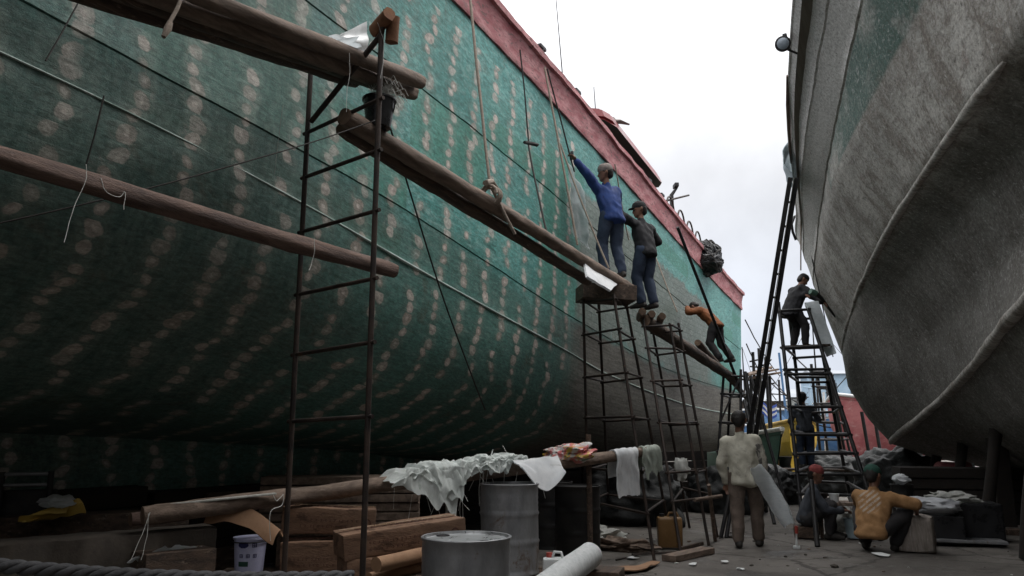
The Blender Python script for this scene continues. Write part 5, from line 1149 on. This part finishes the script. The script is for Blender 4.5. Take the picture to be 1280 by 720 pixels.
# seated and crouching men
lb = 'man in slate jacket and dull red cap sitting low beside the small table'
kw_face[lb] = (.1, 1, -.15)
person(lb, (-1.62, 12.75, 0), -80, (0, .30, 1), [(-.12, .46, .44), (.14, .50, .42)], [(-.13, .36, 0), (.13, .30, 0)], head=(0, .2, 1), pelvis=(0, 0, .27), shirt='grey_coat', trouser='black_trouser', cap='round', capmat='cap_red', kpole=((-.2, .6, 1), (.2, .6, 1)), loose=1.1, seed=11, hem=.02)
sx = V((-1.62, 12.75, 0)); bm = BM(); box(bm, sx + V((-.02, 0, .085)), (.34, .3, .17), rz(10), .02); single('timber_block', bm, 'wood_dark', 'low dark block serving as a seat for the man in slate', 'block', 'dark timber blocks', smooth=False)
lb = 'crouching man in ochre printed shirt and dark green cap, back to the viewer'
kw_face[lb] = (.25, 1, -.2)
cr = atZ(1096, 690, 0)
person(lb, (cr.x, cr.y + .05, 0), -14, (.04, .34, 1), [(-.10, .52, .50), (.40, .36, .44)], [(-.17, .14, 0), (.17, .16, 0)], head=(-.05, .22, 1), pelvis=(-.02, -.06, .25), shirt='ochre', trouser='black_trouser', cap='round', capmat='cap_green', kpole=((-.35, .7, 1), (.75, .7, .9)), epole=((-1, -.3, -.3), (1, -.2, .1)), loose=1.16, hem=.05, scale=1.07, seed=13, sleeve=.75)
# man on the lower boards of the leaning tower
lb = 'dark clothed man standing low behind the rungs of the leaning tower'
kw_face[lb] = (.2, 1, 0)
pd = at(1010, 588, 17.4)
person(lb, (pd.x, pd.y, .78), 20, (0, .1, 1), [(-.22, .28, .95), (.25, .32, 1.1)], [(-.1, 0, 0), (.1, .03, 0)], shirt='grey_coat', trouser='navy', cap='round', seed=15)
plank('plank', V((pd.x - .75, pd.y, .75)), V((pd.x + .9, pd.y + .1, .75)), .35, .05, 'wood_dark', 'low board under the man behind the rungs of the leaning tower', 'boards on the leaning tower')

# ================================================================== RIGHT SIDE OF THE YARD
tb = empty('small_table', V((-1.25, 13.05, 0)), 'low rough table between the man in slate and the crouching man', 'table')
tc_ = V((-1.12, 13.0, 0)); bm = BM(); box(bm, tc_ + V((0, 0, .50)), (.78, .46, .045), rz(10), .006); part('tabletop', bm, 'wood_mid', tb, smooth=False)
for dx, dy in ((-.33, -.18), (.33, -.18), (.33, .18), (-.33, .18)):
    q = tc_ + rz(10) @ V((dx, dy, 0)); bm = BM(); box(bm, q + V((0, 0, .238)), (.05, .05, .475), rz(10), .005); part('leg', bm, 'wood_dark', tb, smooth=False)
q = at(1022, 686, 10.6); bm = BM(); tube(bm, sub(V((q.x, q.y, 0)), at(1014, 600, 11.2), 4), .035, 8); single('prop_pole', bm, 'black_steel', 'dark stick standing before the knees of the man in slate', 'pole', 'props leaning at the stern')
def pot(name, c, r, h, mat, label, cat, group=None):
    bm = BM(); lathe(bm, [(r * .8, 0), (r, h * .96), (r * 1.04, h * .96), (r * 1.04, h), (r * .93, h), (r * .75, h * .1)], c, 24); return single(name, bm, mat, label, cat, group)
pot('tub', tc_ + V((-.10, -.12, .523)), .075, .12, 'plastic_white', 'white plastic tub standing on the low table', 'tub')
pot('bowl', tc_ + V((.16, .05, .523)), .09, .07, 'drum', 'dull grey bowl on the right of the low table', 'bowl')
pot('tin', tc_ + V((-.26, .1, .523)), .05, .11, 'rust', 'small rusty tin at the left end of the low table', 'tin')
bm = blob(atZ(1054, 668, 0) + V((0, .1, .22)), (.20, .16, .20), .4, 2.2, 41, 4); single('plastic_bag', bm, 'white_dirty', 'pale plastic bag slumped under the low table', 'bag')
pot('pail', atZ(1048, 672, 0) + V((.22, .1, 0)), .14, .28, 'tarp_blue', 'blue grey pail half hidden behind the crouching man', 'pail')
sk = atZ(1144, 690, 0); bm = BM(); box(bm, sk + V((0, .1, .23)), (.50, .36, .46), rz(-6), .06); bmesh.ops.subdivide_edges(bm, edges=bm.edges[:], cuts=3, use_grid_fill=True)
for v in bm.verts: v.co += V((mnoise.noise(v.co * 5), mnoise.noise(v.co * 5 + V((3, 0, 0))), mnoise.noise(v.co * 5 + V((0, 3, 0))))) * .035
single('woven_sack', bm, 'sack', 'upright woven sack beside the right knee of the crouching man', 'sack')
sp_ = at(1158, 648, 10.9); bm = blob((sp_.x + .05, sp_.y + .35, .50), (.42, .28, .13), .35, 1.8, 45, 4); single('grey_sack', bm, 'sack_white', 'pale grey sack lying flat behind the woven sack', 'sack')
bm = BM(); box(bm, (sp_.x + .05, sp_.y + .35, .19), (.8, .5, .38), rz(5), .01); single('crate', bm, 'black_plastic', 'dark crate under the pale grey sack', 'crate', smooth=False)
cq = at(1205, 655, 11.2); bm = BM(); box(bm, (cq.x, cq.y + .2, .27), (.95, .6, .54), rz(8), .03); single('crate', bm, 'black_plastic', 'large black crate in the shade below the grey hull', 'crate', smooth=False)
single('rag', blob((cq.x - .15, cq.y + .15, .58), (.36, .25, .09), .6, 2.4, 51, 4), 'white_dirty', 'grubby white rag thrown over the large black crate', 'rag')
for k, (x, y, dx, lb) in enumerate(((1230, 668, 1.6, 'long dark timber lying on the ground right of the black crate'), (1190, 680, 1.3, 'grey board lying flat on the ground right of the woven sack'))):
    p = atZ(x, y, 0); plank('plank', p + V((-dx / 2, -.1, .05 + .01 * k)), p + V((dx / 2, .15, .05)), .22 + .15 * k, .09 - .05 * k, 'wood_dark' if k == 0 else 'drum', lb, 'boards on the ground')
p = at(1193, 594, 15.5); bm = BM(); lathe(bm, [(.001, -.3), (.26, -.3), (.27, -.28), (.26, 0), (.27, .28), (.26, .3), (.001, .3)], p, 28, (1, .5, 0)); single('pink_barrel', bm, 'bred', 'small pinkish barrel lying in the shade under the grey hull', 'barrel')
bm = BM(); box(bm, (p.x + .2, p.y, (p.z - .28) / 2), (1.6, .6, p.z - .28), rz(10), .02); single('timber_block', bm, 'timber_shaded', 'dark timber stack under the small pinkish barrel', 'block', 'dark timber blocks', smooth=False)
bm = BM(); q = at(1222, 594, 15.0); box(bm, q + V((0, 0, .02)), (.035, .03, .44), Matrix.Rotation(-.3, 3, 'Y'), .004); single('white_stick', bm, 'plastic_white', 'short white stick leaning beside the pinkish barrel', 'stick')
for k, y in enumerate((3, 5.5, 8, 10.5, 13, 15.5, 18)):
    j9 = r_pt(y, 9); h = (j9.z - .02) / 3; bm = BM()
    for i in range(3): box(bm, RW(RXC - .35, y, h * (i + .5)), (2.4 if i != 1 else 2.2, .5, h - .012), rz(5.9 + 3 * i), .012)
    single('keel_block', bm, 'timber_shaded', 'stacked dark timbers under the keel of the grey boat', 'keel block', 'keel blocks under the grey boat', smooth=False)
for k, (y, j) in enumerate(((6.2, 8), (8.9, 8), (11.6, 8), (14.2, 8), (16.8, 8), (18.9, 8))):
    p = r_pt(y, j); bm = BM(); tube(bm, sub(RW(p.x - .25, y, 0), RW(p.x + .05, y, p.z - .01), 3), .09, 10, jitter=.2); single('shore_prop', bm, 'timber_shaded', 'dark timber shore propping the bilge of the grey boat', 'prop', 'shores under the grey boat')
pp = at(1256, 640, 12.6); bm = BM(); box(bm, (pp.x, pp.y, .9), (.26, .26, 1.7), rz(12), .015); single('shore_post', bm, 'timber_shaded', 'thick dark squared post under the grey hull at far right', 'post', smooth=False)
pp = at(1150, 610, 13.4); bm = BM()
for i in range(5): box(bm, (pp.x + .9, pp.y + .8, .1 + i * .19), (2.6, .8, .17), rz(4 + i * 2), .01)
single('added_timber_stack', bm, 'timber_shaded', 'wide stack of timbers added as dark backing deep under the grey hull', 'timber', smooth=False)  # added to fill the dark under the hull

# ================================================================== BEYOND THE TWO HULLS
def small_boat(label, A, B, beam, zk, zs, mats, bow_rise=.5, flare=.35, group='boats hauled out in the yard', cab=None, cabmat='blue_paint', stripe=None):
    """A stern point, B bow point on the ground"""
    A, B = V(A), V(B); d = (B - A).normalized(); n = V((-d.y, d.x, 0)); L = (B - A).length; o = empty('small_boat', (A + B) / 2, label, 'boat', group)
    ns = 22; rows = []
    for i in range(ns + 1):
        t = i / ns; w = beam / 2 * (1 - max(0, (t - .45) / .55) ** 2.0 * .98) * (.82 + .18 * min(1, t * 4)); sh = zs + bow_rise * max(0, t - .35) ** 2 * 2.2
        c = A + d * (L * t + 0); rk = .9 * max(0, t - .7) / .3
        row = []
        for s, (f, z) in ((-1, (1 + 0, 1)), (-1, (.97, .62)), (-1, (.80, .25)), (-1, (.35, .06)), (0, (0, 0)), (1, (.35, .06)), (1, (.80, .25)), (1, (.97, .62)), (1, (1, 1))):
            row.append((c + n * s * w * f * (1 if z > .5 else 1 - flare * .4) + d * rk * (z - .5) * .8 + V((0, 0, zk + (sh - zk) * z))))
        rows.append(row)
    def sheet(j0, j1, off=0):
        bm = BM(); g = [[bm.verts.new(p) for p in r[j0:j1 + 1]] for r in rows]
        for a, b in zip(g, g[1:]):
            for j in range(len(a) - 1): bm.faces.new((a[j], b[j], b[j + 1], a[j + 1]))
        return bm, g
    bm, g = sheet(1, 7); bm.faces.new(g[0][::-1]); part('lower_hull', bm, mats[0], o)
    for j in ((0, 1), (7, 8)): bm, g = sheet(*j); part('topside', bm, mats[1], o)
    bm = BM(); g = [[bm.verts.new(r[0].lerp(r[8], k) + V((0, 0, -.12))) for k in (0, .5, 1)] for r in rows]
    for a, b in zip(g, g[1:]):
        for j in (0, 1): bm.faces.new((a[j], b[j], b[j + 1], a[j + 1]))
    part('deck', bm, 'deck', o)
    bm = BM(); bm.faces.new([bm.verts.new(p) for p in (rows[0][0], rows[0][1], rows[0][7], rows[0][8])]); part('transom', bm, mats[1], o)
    for j in (0, 8): bm = BM(); tube(bm, [r[j] + V((0, 0, .02)) for r in rows], .06, 8); part('gunwale', bm, mats[2], o)
    if cab:
        t0, t1, h = cab; c = A + d * L * (t0 + t1) / 2; w = beam * .6; ang = math.degrees(math.atan2(d.y, d.x)); z0 = zs - .3
        bm = BM(); box(bm, c + V((0, 0, z0 + h / 2)), (L * (t1 - t0), w, h), rz(ang), .03); cb = part('cabin', bm, cabmat, o, smooth=False)
        bm = BM(); box(bm, c + V((0, 0, z0 + h + .06)), (L * (t1 - t0) + .5, w + .4, .12), rz(ang), .03); part('roof', bm, mats[2], cb, smooth=False)
        for s in (-1, 1):
            for k in range(3): bm = BM(); box(bm, c + d * L * (t1 - t0) * (.3 * (k - 1)) + n * s * (w / 2 + .01) + V((0, 0, z0 + h * .68)), (L * (t1 - t0) * .2, .03, h * .34), rz(ang)); part('window', bm, 'pane', cb, smooth=False)
        for k, (t, hh) in enumerate(((.2, 5.0), (.75, 6.0))):
            q = A + d * L * t + V((0, 0, zs)); bm = BM(); tube(bm, sub(q, q + V((0, 0, hh)), 4), [.07, .06, .05, .04, .03], 8); m = part('mast', bm, 'black_steel', o)
            bm = BM(); tube(bm, sub(q + V((0, 0, hh * .45)), q + d * 2.4 * (-1 if k else 1) + V((0, 0, hh * .8)), 3), .04, 6); part('derrick', bm, 'black_steel', m)
            bm = BM(); tube(bm, [q + V((0, 0, hh)), c + V((0, 0, z0 + h + .3))], .014, 5); tube(bm, [q + V((0, 0, hh)), q + d * 5 * (1 if k else -1) + V((0, 0, .2))], .014, 5); part('stay', bm, 'rope_dark', m)
    return o
# red hull beyond the grey stern
def gp(px, d): p = at(px, 545, d); return V((p.x, p.y, 0))
small_boat('boat with faded red hull propped up beyond the end of the grey hull', gp(1200, 36), gp(1052, 26) , 5.0, .45, 2.45, ('bred', 'bred', 'white_paint'), .45)
small_boat('small boat with faded green hull and pale gunwale beyond the leaning boom', gp(880, 29), gp(972, 21.5), 1.8, .3, 1.35, ('green_paint', 'green_paint', 'white_dirty'), .35)
small_boat('bright yellow boat behind the rungs of the leaning tower', gp(962, 31), gp(1006, 23.5), 2.0, .3, 1.75, ('yellow_paint', 'yellow_paint', 'yellow'), .3)
small_boat('blue fishing boat with blue cabin and masts, far behind the yellow boat', gp(905, 50), gp(1075, 41), 4.6, .4, 2.1, ('blue_paint', 'blue_paint', 'white_paint'), .6, cab=(.18, .5, 1.2), cabmat='blue_paint')
small_boat('pale blue boat with a white cabin farthest away between the hulls', gp(1010, 66), gp(1180, 54), 5.4, .4, 2.4, ('blue_paint', 'pale_blue', 'white_paint'), .8, cab=(.2, .5, 1.3), cabmat='pale_blue')
small_boat('dark hull added to block light on the far side of the green boat', V((-16.5, -3, 0)), V((-15.0, 30, 0)), 7, .25, 5.6, ('drum_black', 'green_paint', 'red'), .8)  # added hull, keeps light from coming in under the green boat
small_boat('dark hull added as backing on the far side of the grey boat', RW(14.5, 30, 0), RW(14.5, -6, 0), 8, .2, 5.6, ('drum_black', 'drum_black', 'red'), .8)  # added hull, dark backing for the gap under the grey boat
def house(label, c, s, ang, wall, roof, nw, ns, pitch=0):
    c = V(c); o = empty('building', c, label, 'building', 'buildings beyond the yard'); R = rz(ang)
    bm = BM(); box(bm, c + V((0, 0, s[2] / 2)), s, R); part('wall', bm, wall, o, smooth=False)
    bm = BM(); hx, hy = s[0] / 2 + .4, s[1] / 2 + .4; v = [bm.verts.new(c + R @ V(p)) for p in ((-hx, -hy, s[2] + .01), (hx, -hy, s[2] + .01), (hx, hy, s[2] + .01), (-hx, hy, s[2] + .01), (-hx, 0, s[2] + pitch + .25), (hx, 0, s[2] + pitch + .25))]
    for f in ((0, 1, 5, 4), (2, 3, 4, 5), (0, 4, 3), (1, 2, 5), (0, 3, 2, 1)): bm.faces.new([v[k] for k in f])
    part('roof', bm, roof, o, smooth=False)
    for i in range(nw):
        for j in range(ns):
            x = -s[0] / 2 + s[0] * (i + .5) / nw; z = s[2] * (j + .55) / ns; bm = BM(); box(bm, c + R @ V((x, -s[1] / 2 - .03, z)), (s[0] / nw * .45, .08, s[2] / ns * .42), R); part('window', bm, 'pane', o, smooth=False)
p = gp(988, 95); house('wide cream building with a grey roof, far beyond the boats', p, (17, 10, 6.0), 22, 'cream', 'roof_grey', 7, 2, 1.0)
p = gp(1046, 84); house('narrow pale blue building right of the cream one', p, (5, 7, 8.0), 22, 'pale_blue', 'roof_grey', 2, 2, .4)
p = gp(925, 82); house('low grey building left of the cream one, mostly behind the stern', p, (8, 8, 5), 22, 'concrete', 'roof_grey', 3, 1, .6)
# striped flag, board rack and lines at the stern
q0, q1 = at(951, 503, 26), at(969, 508, 26.4)
fg = empty('striped_flag', at(951, 520, 26), 'small blue and white striped flag hanging beyond the stern', 'flag')
for k in range(5):
    bm = grid_bm(lambda u, v: q0.lerp(q1, u) + V((.04 * math.sin(u * 8), .05 * math.sin(u * 7 + k), -.085 * (k + v) - .16 * math.sin(PI * u) + .08)), 10, 2); thicken(bm, .01); part('stripe', bm, 'flag_blue' if k % 2 == 0 else 'plastic_white', fg)
bm = BM(); tube(bm, sub(V((q0.x, q0.y, 0)), q0 + V((0, 0, .4)), 4), .03, 8); part('pole', bm, 'black_steel', fg)
rk = empty('board_rack', at(945, 465, 24.6), 'rack of weathered boards jutting out behind the green stern', 'rack')
for k, (x0, y0, x1, y1) in enumerate(((928, 470, 970, 462), (930, 474, 973, 466), (934, 468, 962, 459))):
    bm = BM(); beam_box(bm, at(x0, y0, 24.3 + .2 * k), at(x1, y1, 25.0 + .2 * k), .24, .06); part('board', bm, 'wood_mid', rk, smooth=False)
for k, (x, y) in enumerate(((938, 470), (958, 466))):
    a = at(x, y, 24.7); bm = BM(); tube(bm, sub(V((a.x, a.y, 0)), a + V((0, 0, .5 * k)), 3), .05, 8); part('post', bm, 'black_steel', rk)
for k, (x, y0, y1, lb) in enumerate(((944, 440, 500, 'leftmost dark pole with fittings just behind the green stern'), (949, 468, 520, 'middle dark pole just behind the green stern'), (961, 470, 530, 'slanting dark pole right of the board rack'))):
    a = at(x, y1, 25); bm = BM(); tube(bm, sub(V((a.x, a.y, 0)), at(x - 3 + 2 * k, y0, 25), 4), .05, 8); tube(bm, sub(at(x - 7, y0 + 12, 25), at(x + 7, y0 + 9, 25), 2), .03, 6); single('stern_pole', bm, 'black_steel', lb, 'pole')
for k, (a, b, lb) in enumerate(((at(931, 400, 23.9), at(975, 470, 34), 'upper stay running from the green stern to the far boats'), (at(933, 430, 23.9), at(970, 500, 34), 'lower stay running from the green stern to the far boats'), (at(962, 470, 25), at(1000, 505, 40), 'thin line from the board rack to the far boats'))):
    rope(sag(a, b, 10, .15, k), .02, 'rope_dark', lb)
for k, (x, y, d, h) in enumerate(((1000, 520, 60, 5.5), (978, 520, 58, 4.6))):
    a = gp(x, d); bm = BM(); tube(bm, sub(a, a + V((0, 0, h + 1)), 3), .07, 6); tube(bm, [a + V((-.9, 0, h * .8)), a + V((.9, .3, h * .82))], .05, 6); single('lamp_mast', bm, 'black_steel', ['taller thin mast against the cream building', 'shorter thin mast against the cream building'][k], 'mast')

def yt(u, v): p = at(986, 536, 21.5).lerp(at(1004, 548, 21.8), u).lerp(at(990, 588, 21.2).lerp(at(1012, 604, 21.4), u), v); return p + V((.08 * mnoise.noise(V((u * 4, v * 4, 1))), .15 * math.sin(v * PI), .06 * mnoise.noise(V((u * 5, v * 3, 8)))))
single('tarpaulin', thicken(grid_bm(yt, 12, 14), .015), 'yellow_paint', 'bright yellow tarpaulin draped over the bow behind the leaning tower', 'tarpaulin')
# clutter behind the scaffold feet, plus stacks and walls added to block light
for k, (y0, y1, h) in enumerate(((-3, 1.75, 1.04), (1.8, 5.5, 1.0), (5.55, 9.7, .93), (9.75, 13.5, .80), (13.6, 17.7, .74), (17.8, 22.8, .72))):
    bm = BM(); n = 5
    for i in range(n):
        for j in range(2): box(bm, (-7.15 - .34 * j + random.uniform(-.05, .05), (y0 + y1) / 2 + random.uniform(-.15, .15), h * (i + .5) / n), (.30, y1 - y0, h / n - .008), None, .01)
    single('added_timber_stack', bm, 'timber_shaded', 'long dark baulk stack added to block light beneath the green hull', 'timber', 'added baulk stacks beneath the green hull', smooth=False)  # added stacks that block light from the far side
for k, (x, y, d, s, lb) in enumerate(((962, 612, 17.5, (.7, .6, .55), 'black net heap at the foot of the long dark props'), (905, 618, 15.5, (.8, .5, .6), 'black net heap behind the legs of the man in the beige jacket'), (1040, 606, 20.5, (.9, .6, .65), 'black net heap behind the leaning tower'), (790, 622, 13.5, (.9, .6, .7), 'black net heap in the shade behind the hanging white cloth'), (1120, 606, 17.5, (.9, .7, .8), 'black net heap deep under the end of the grey hull'))):
    p = at(x, y, d); single('net_heap', blob((p.x, p.y, s[2] * .5), s, .30, 2.2, 60 + k, 5), 'tarp', lb, 'nets', 'heaps of black net')
for k, (x0, x1, d, h, lb) in enumerate(((725, 800, 14.2, 1.25, 'dark board wall added to black out the ground behind the hanging cloths'), (815, 880, 15.0, 1.2, 'dark board wall added to stand for the shade beneath the stern planking'))):
    a, b = gp(x0, d), gp(x1, d + 1.2); bm = BM()
    for i in range(6): beam_box(bm, a + V((0, .02 * i, h * (i + .5) / 6)), b + V((0, .02 * i, h * (i + .5) / 6)), .05, h / 6 - .01, .004)
    single('blackout_wall', bm, 'timber_shaded', lb, 'boards', smooth=False)  # added walls in place of the black shade under the stern
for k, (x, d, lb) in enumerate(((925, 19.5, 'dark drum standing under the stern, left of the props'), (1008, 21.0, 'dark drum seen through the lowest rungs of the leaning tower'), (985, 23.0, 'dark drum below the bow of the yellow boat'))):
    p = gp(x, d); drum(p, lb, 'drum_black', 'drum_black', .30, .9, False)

small_boat('unseen dark hull added behind the viewer to shade the near yard', V((-14, -9.5, 0)), V((13, -11, 0)), 5, .2, 6.5, ('drum_black', 'drum_black', 'red'), .6)  # added out of view to darken the near ground and keel side

# crowded gear between the hulls
rg = random.Random(12)
gear = [(955, 27, 4.6, .05, 'black_steel', 'tall dark pole left of the striped flag'), (976, 29, 3.6, .04, 'black_steel', 'dark pole right of the striped flag'), (988, 34, 5.2, .05, 'blue_paint', 'blue painted pole above the yellow tarpaulin'), (1018, 36, 4.4, .05, 'pale_blue', 'pale blue pole seen between the tower rungs'), (1030, 30, 3.2, .045, 'white_paint', 'white pole seen low between the tower rungs'), (1047, 33, 3.9, .05, 'black_steel', 'dark pole right of the tower, before the red hull'), (1088, 22.5, 2.2, .05, 'black_steel', 'short dark prop standing against the faded red hull'), (1102, 22.5, 2.3, .05, 'black_steel', 'dark prop standing against the faded red hull, nearest the grey stern')]
for x, d, h, r, m, lb in gear:
    a = gp(x, d); bm = BM(); tube(bm, sub(a, a + V((rg.uniform(-.25, .25), rg.uniform(-.2, .2), h)), 4), r, 8); tube(bm, sub(a + V((-.35, 0, h * .86)), a + V((.4, .1, h * .84)), 2), r * .6, 6) if h > 3 else None
    single('gear_pole', bm, m, lb, 'pole')
for k, (x0, y0, d0, x1, y1, d1, lb) in enumerate(((955, 470, 27, 1010, 505, 38, 'highest thin line crossing the gap before the cream building'), (962, 500, 27, 1046, 520, 33, 'thin line sagging behind the tower above the yellow tarpaulin'), (976, 505, 29, 1052, 535, 30, 'lowest thin line sagging behind the tower'))):
    rope(sag(at(x0, y0, d0), at(x1, y1, d1), 12, .25, k), .022, 'rope_dark', lb)
for k, (x, d, s, m, lb) in enumerate(((975, 24.5, (.9, .6, .55), 'blue_paint', 'blue crate on the ground left of the yellow tarpaulin'), (1030, 24, (.8, .6, .7), 'tarp_blue', 'pale blue crate behind the lower rungs of the tower'), (1046, 27, (.9, .7, .9), 'white_dirty', 'off white crate behind the right leg of the tower'), (1019, 28, (1.0, .7, .8), 'yellow_paint', 'yellow crate behind the man standing low in the tower'))):
    p = gp(x, d); bm = BM(); R = rz(15 + 20 * k)
    for z in range(4): box(bm, p + V((0, 0, s[2] * (z + .5) / 4)), (s[0], s[1], s[2] / 4 - .03), R, .02)
    for sx, sy in ((-1, -1), (1, -1), (1, 1), (-1, 1)): box(bm, p + R @ V((sx * (s[0] / 2 + .005), sy * (s[1] / 2 + .005), 0)) + V((0, 0, s[2] / 2)), (.06, .06, s[2] + .02), R, .008)
    single('fish_crate', bm, m, lb, 'crate', smooth=False)
bt = empty('tarpaulin', at(972, 520, 31), 'blue tarpaulin tent over gear in the gap behind the striped flag', 'tarpaulin')
def btf(u, v): p = gp(958, 31).lerp(gp(1000, 33), u); return p + V((0, 1.6 * (v - .5), 2.35 * (1 - abs(2 * v - 1) ** 1.5) + .25 * mnoise.noise(V((u * 3, v * 3, 2))) + .25 * math.sin(u * 6)))
part('sheet', thicken(grid_bm(btf, 18, 14), .02), 'blue_paint', bt)

# ================================================================== LIGHT, SKY, CAMERA
W = bpy.data.worlds.new('World'); S.world = W; W.use_nodes = True
nt = W.node_tree; bg = nt.nodes['Background']
sky = nt.nodes.new('ShaderNodeTexSky'); sky.sky_type = 'NISHITA'; sky.sun_disc = False
SUN_EL, SUN_AZ = 62, 45
sky.sun_elevation = math.radians(SUN_EL); sky.sun_rotation = math.radians(SUN_AZ); sky.air_density = 1.0; sky.dust_density = 3.0
tc = nt.nodes.new('ShaderNodeTexCoord'); sp = nt.nodes.new('ShaderNodeSeparateXYZ'); nt.links.new(tc.outputs['Generated'], sp.inputs[0])
rp = nt.nodes.new('ShaderNodeValToRGB'); nt.links.new(sp.outputs[2], rp.inputs[0])       # overcast: brighter overhead than at the horizon
e = rp.color_ramp.elements; e[0].position = 0.0; e[0].color = (5.4, 5.8, 6.7, 1); e[1].position = .85; e[1].color = (22, 22, 22.2, 1)
k = e.new(.12); k.color = (6.1, 6.5, 7.3, 1); k = e.new(.32); k.color = (7.5, 7.6, 7.9, 1)
nz = nt.nodes.new('ShaderNodeTexNoise'); nt.links.new(tc.outputs['Generated'], nz.inputs['Vector']); nz.inputs['Scale'].default_value = 3.4; nz.inputs['Detail'].default_value = 6; nz.inputs['Roughness'].default_value = .55
mr = nt.nodes.new('ShaderNodeMapRange'); nt.links.new(nz.outputs[0], mr.inputs[0]); mr.inputs[1].default_value = .35; mr.inputs[2].default_value = .65; mr.inputs[3].default_value = .82; mr.inputs[4].default_value = 1.08
vm = nt.nodes.new('ShaderNodeVectorMath'); vm.operation = 'SCALE'; nt.links.new(rp.outputs[0], vm.inputs[0]); nt.links.new(mr.outputs[0], vm.inputs['Scale'])
mx = nt.nodes.new('ShaderNodeMix'); mx.data_type = 'RGBA'; mx.inputs[0].default_value = .95; nt.links.new(sky.outputs[0], mx.inputs[6]); nt.links.new(vm.outputs[0], mx.inputs[7])
nt.links.new(mx.outputs[2], bg.inputs['Color']); bg.inputs['Strength'].default_value = .10
sl = bpy.data.lights.new('sun', 'SUN'); sl.energy = 1.5; sl.angle = math.radians(35); sl.color = (1, .97, .93)
so = bpy.data.objects.new('sun', sl); COL.objects.link(so); so.location = (0, 0, 40)
sd = V((math.sin(math.radians(SUN_AZ)) * math.cos(math.radians(SUN_EL)), math.cos(math.radians(SUN_AZ)) * math.cos(math.radians(SUN_EL)), math.sin(math.radians(SUN_EL))))
so.rotation_euler = sd.to_track_quat('Z', 'Y').to_euler()
cd = bpy.data.cameras.new('camera'); cd.lens = 27; cd.sensor_width = 36; cd.clip_start = .05; cd.clip_end = 2000
co = bpy.data.objects.new('camera', cd); COL.objects.link(co)
co.matrix_world = Matrix(((RT.x, UP.x, -FW.x, CAM.x), (RT.y, UP.y, -FW.y, CAM.y), (RT.z, UP.z, -FW.z, CAM.z), (0, 0, 0, 1)))
S.camera = co
S.view_settings.view_transform = 'Standard'; S.view_settings.look = 'None'; S.view_settings.gamma = 1; S.view_settings.exposure = .44
try:
    S.cycles.max_bounces = 8; S.cycles.diffuse_bounces = 4; S.cycles.use_denoising = True
except Exception: pass
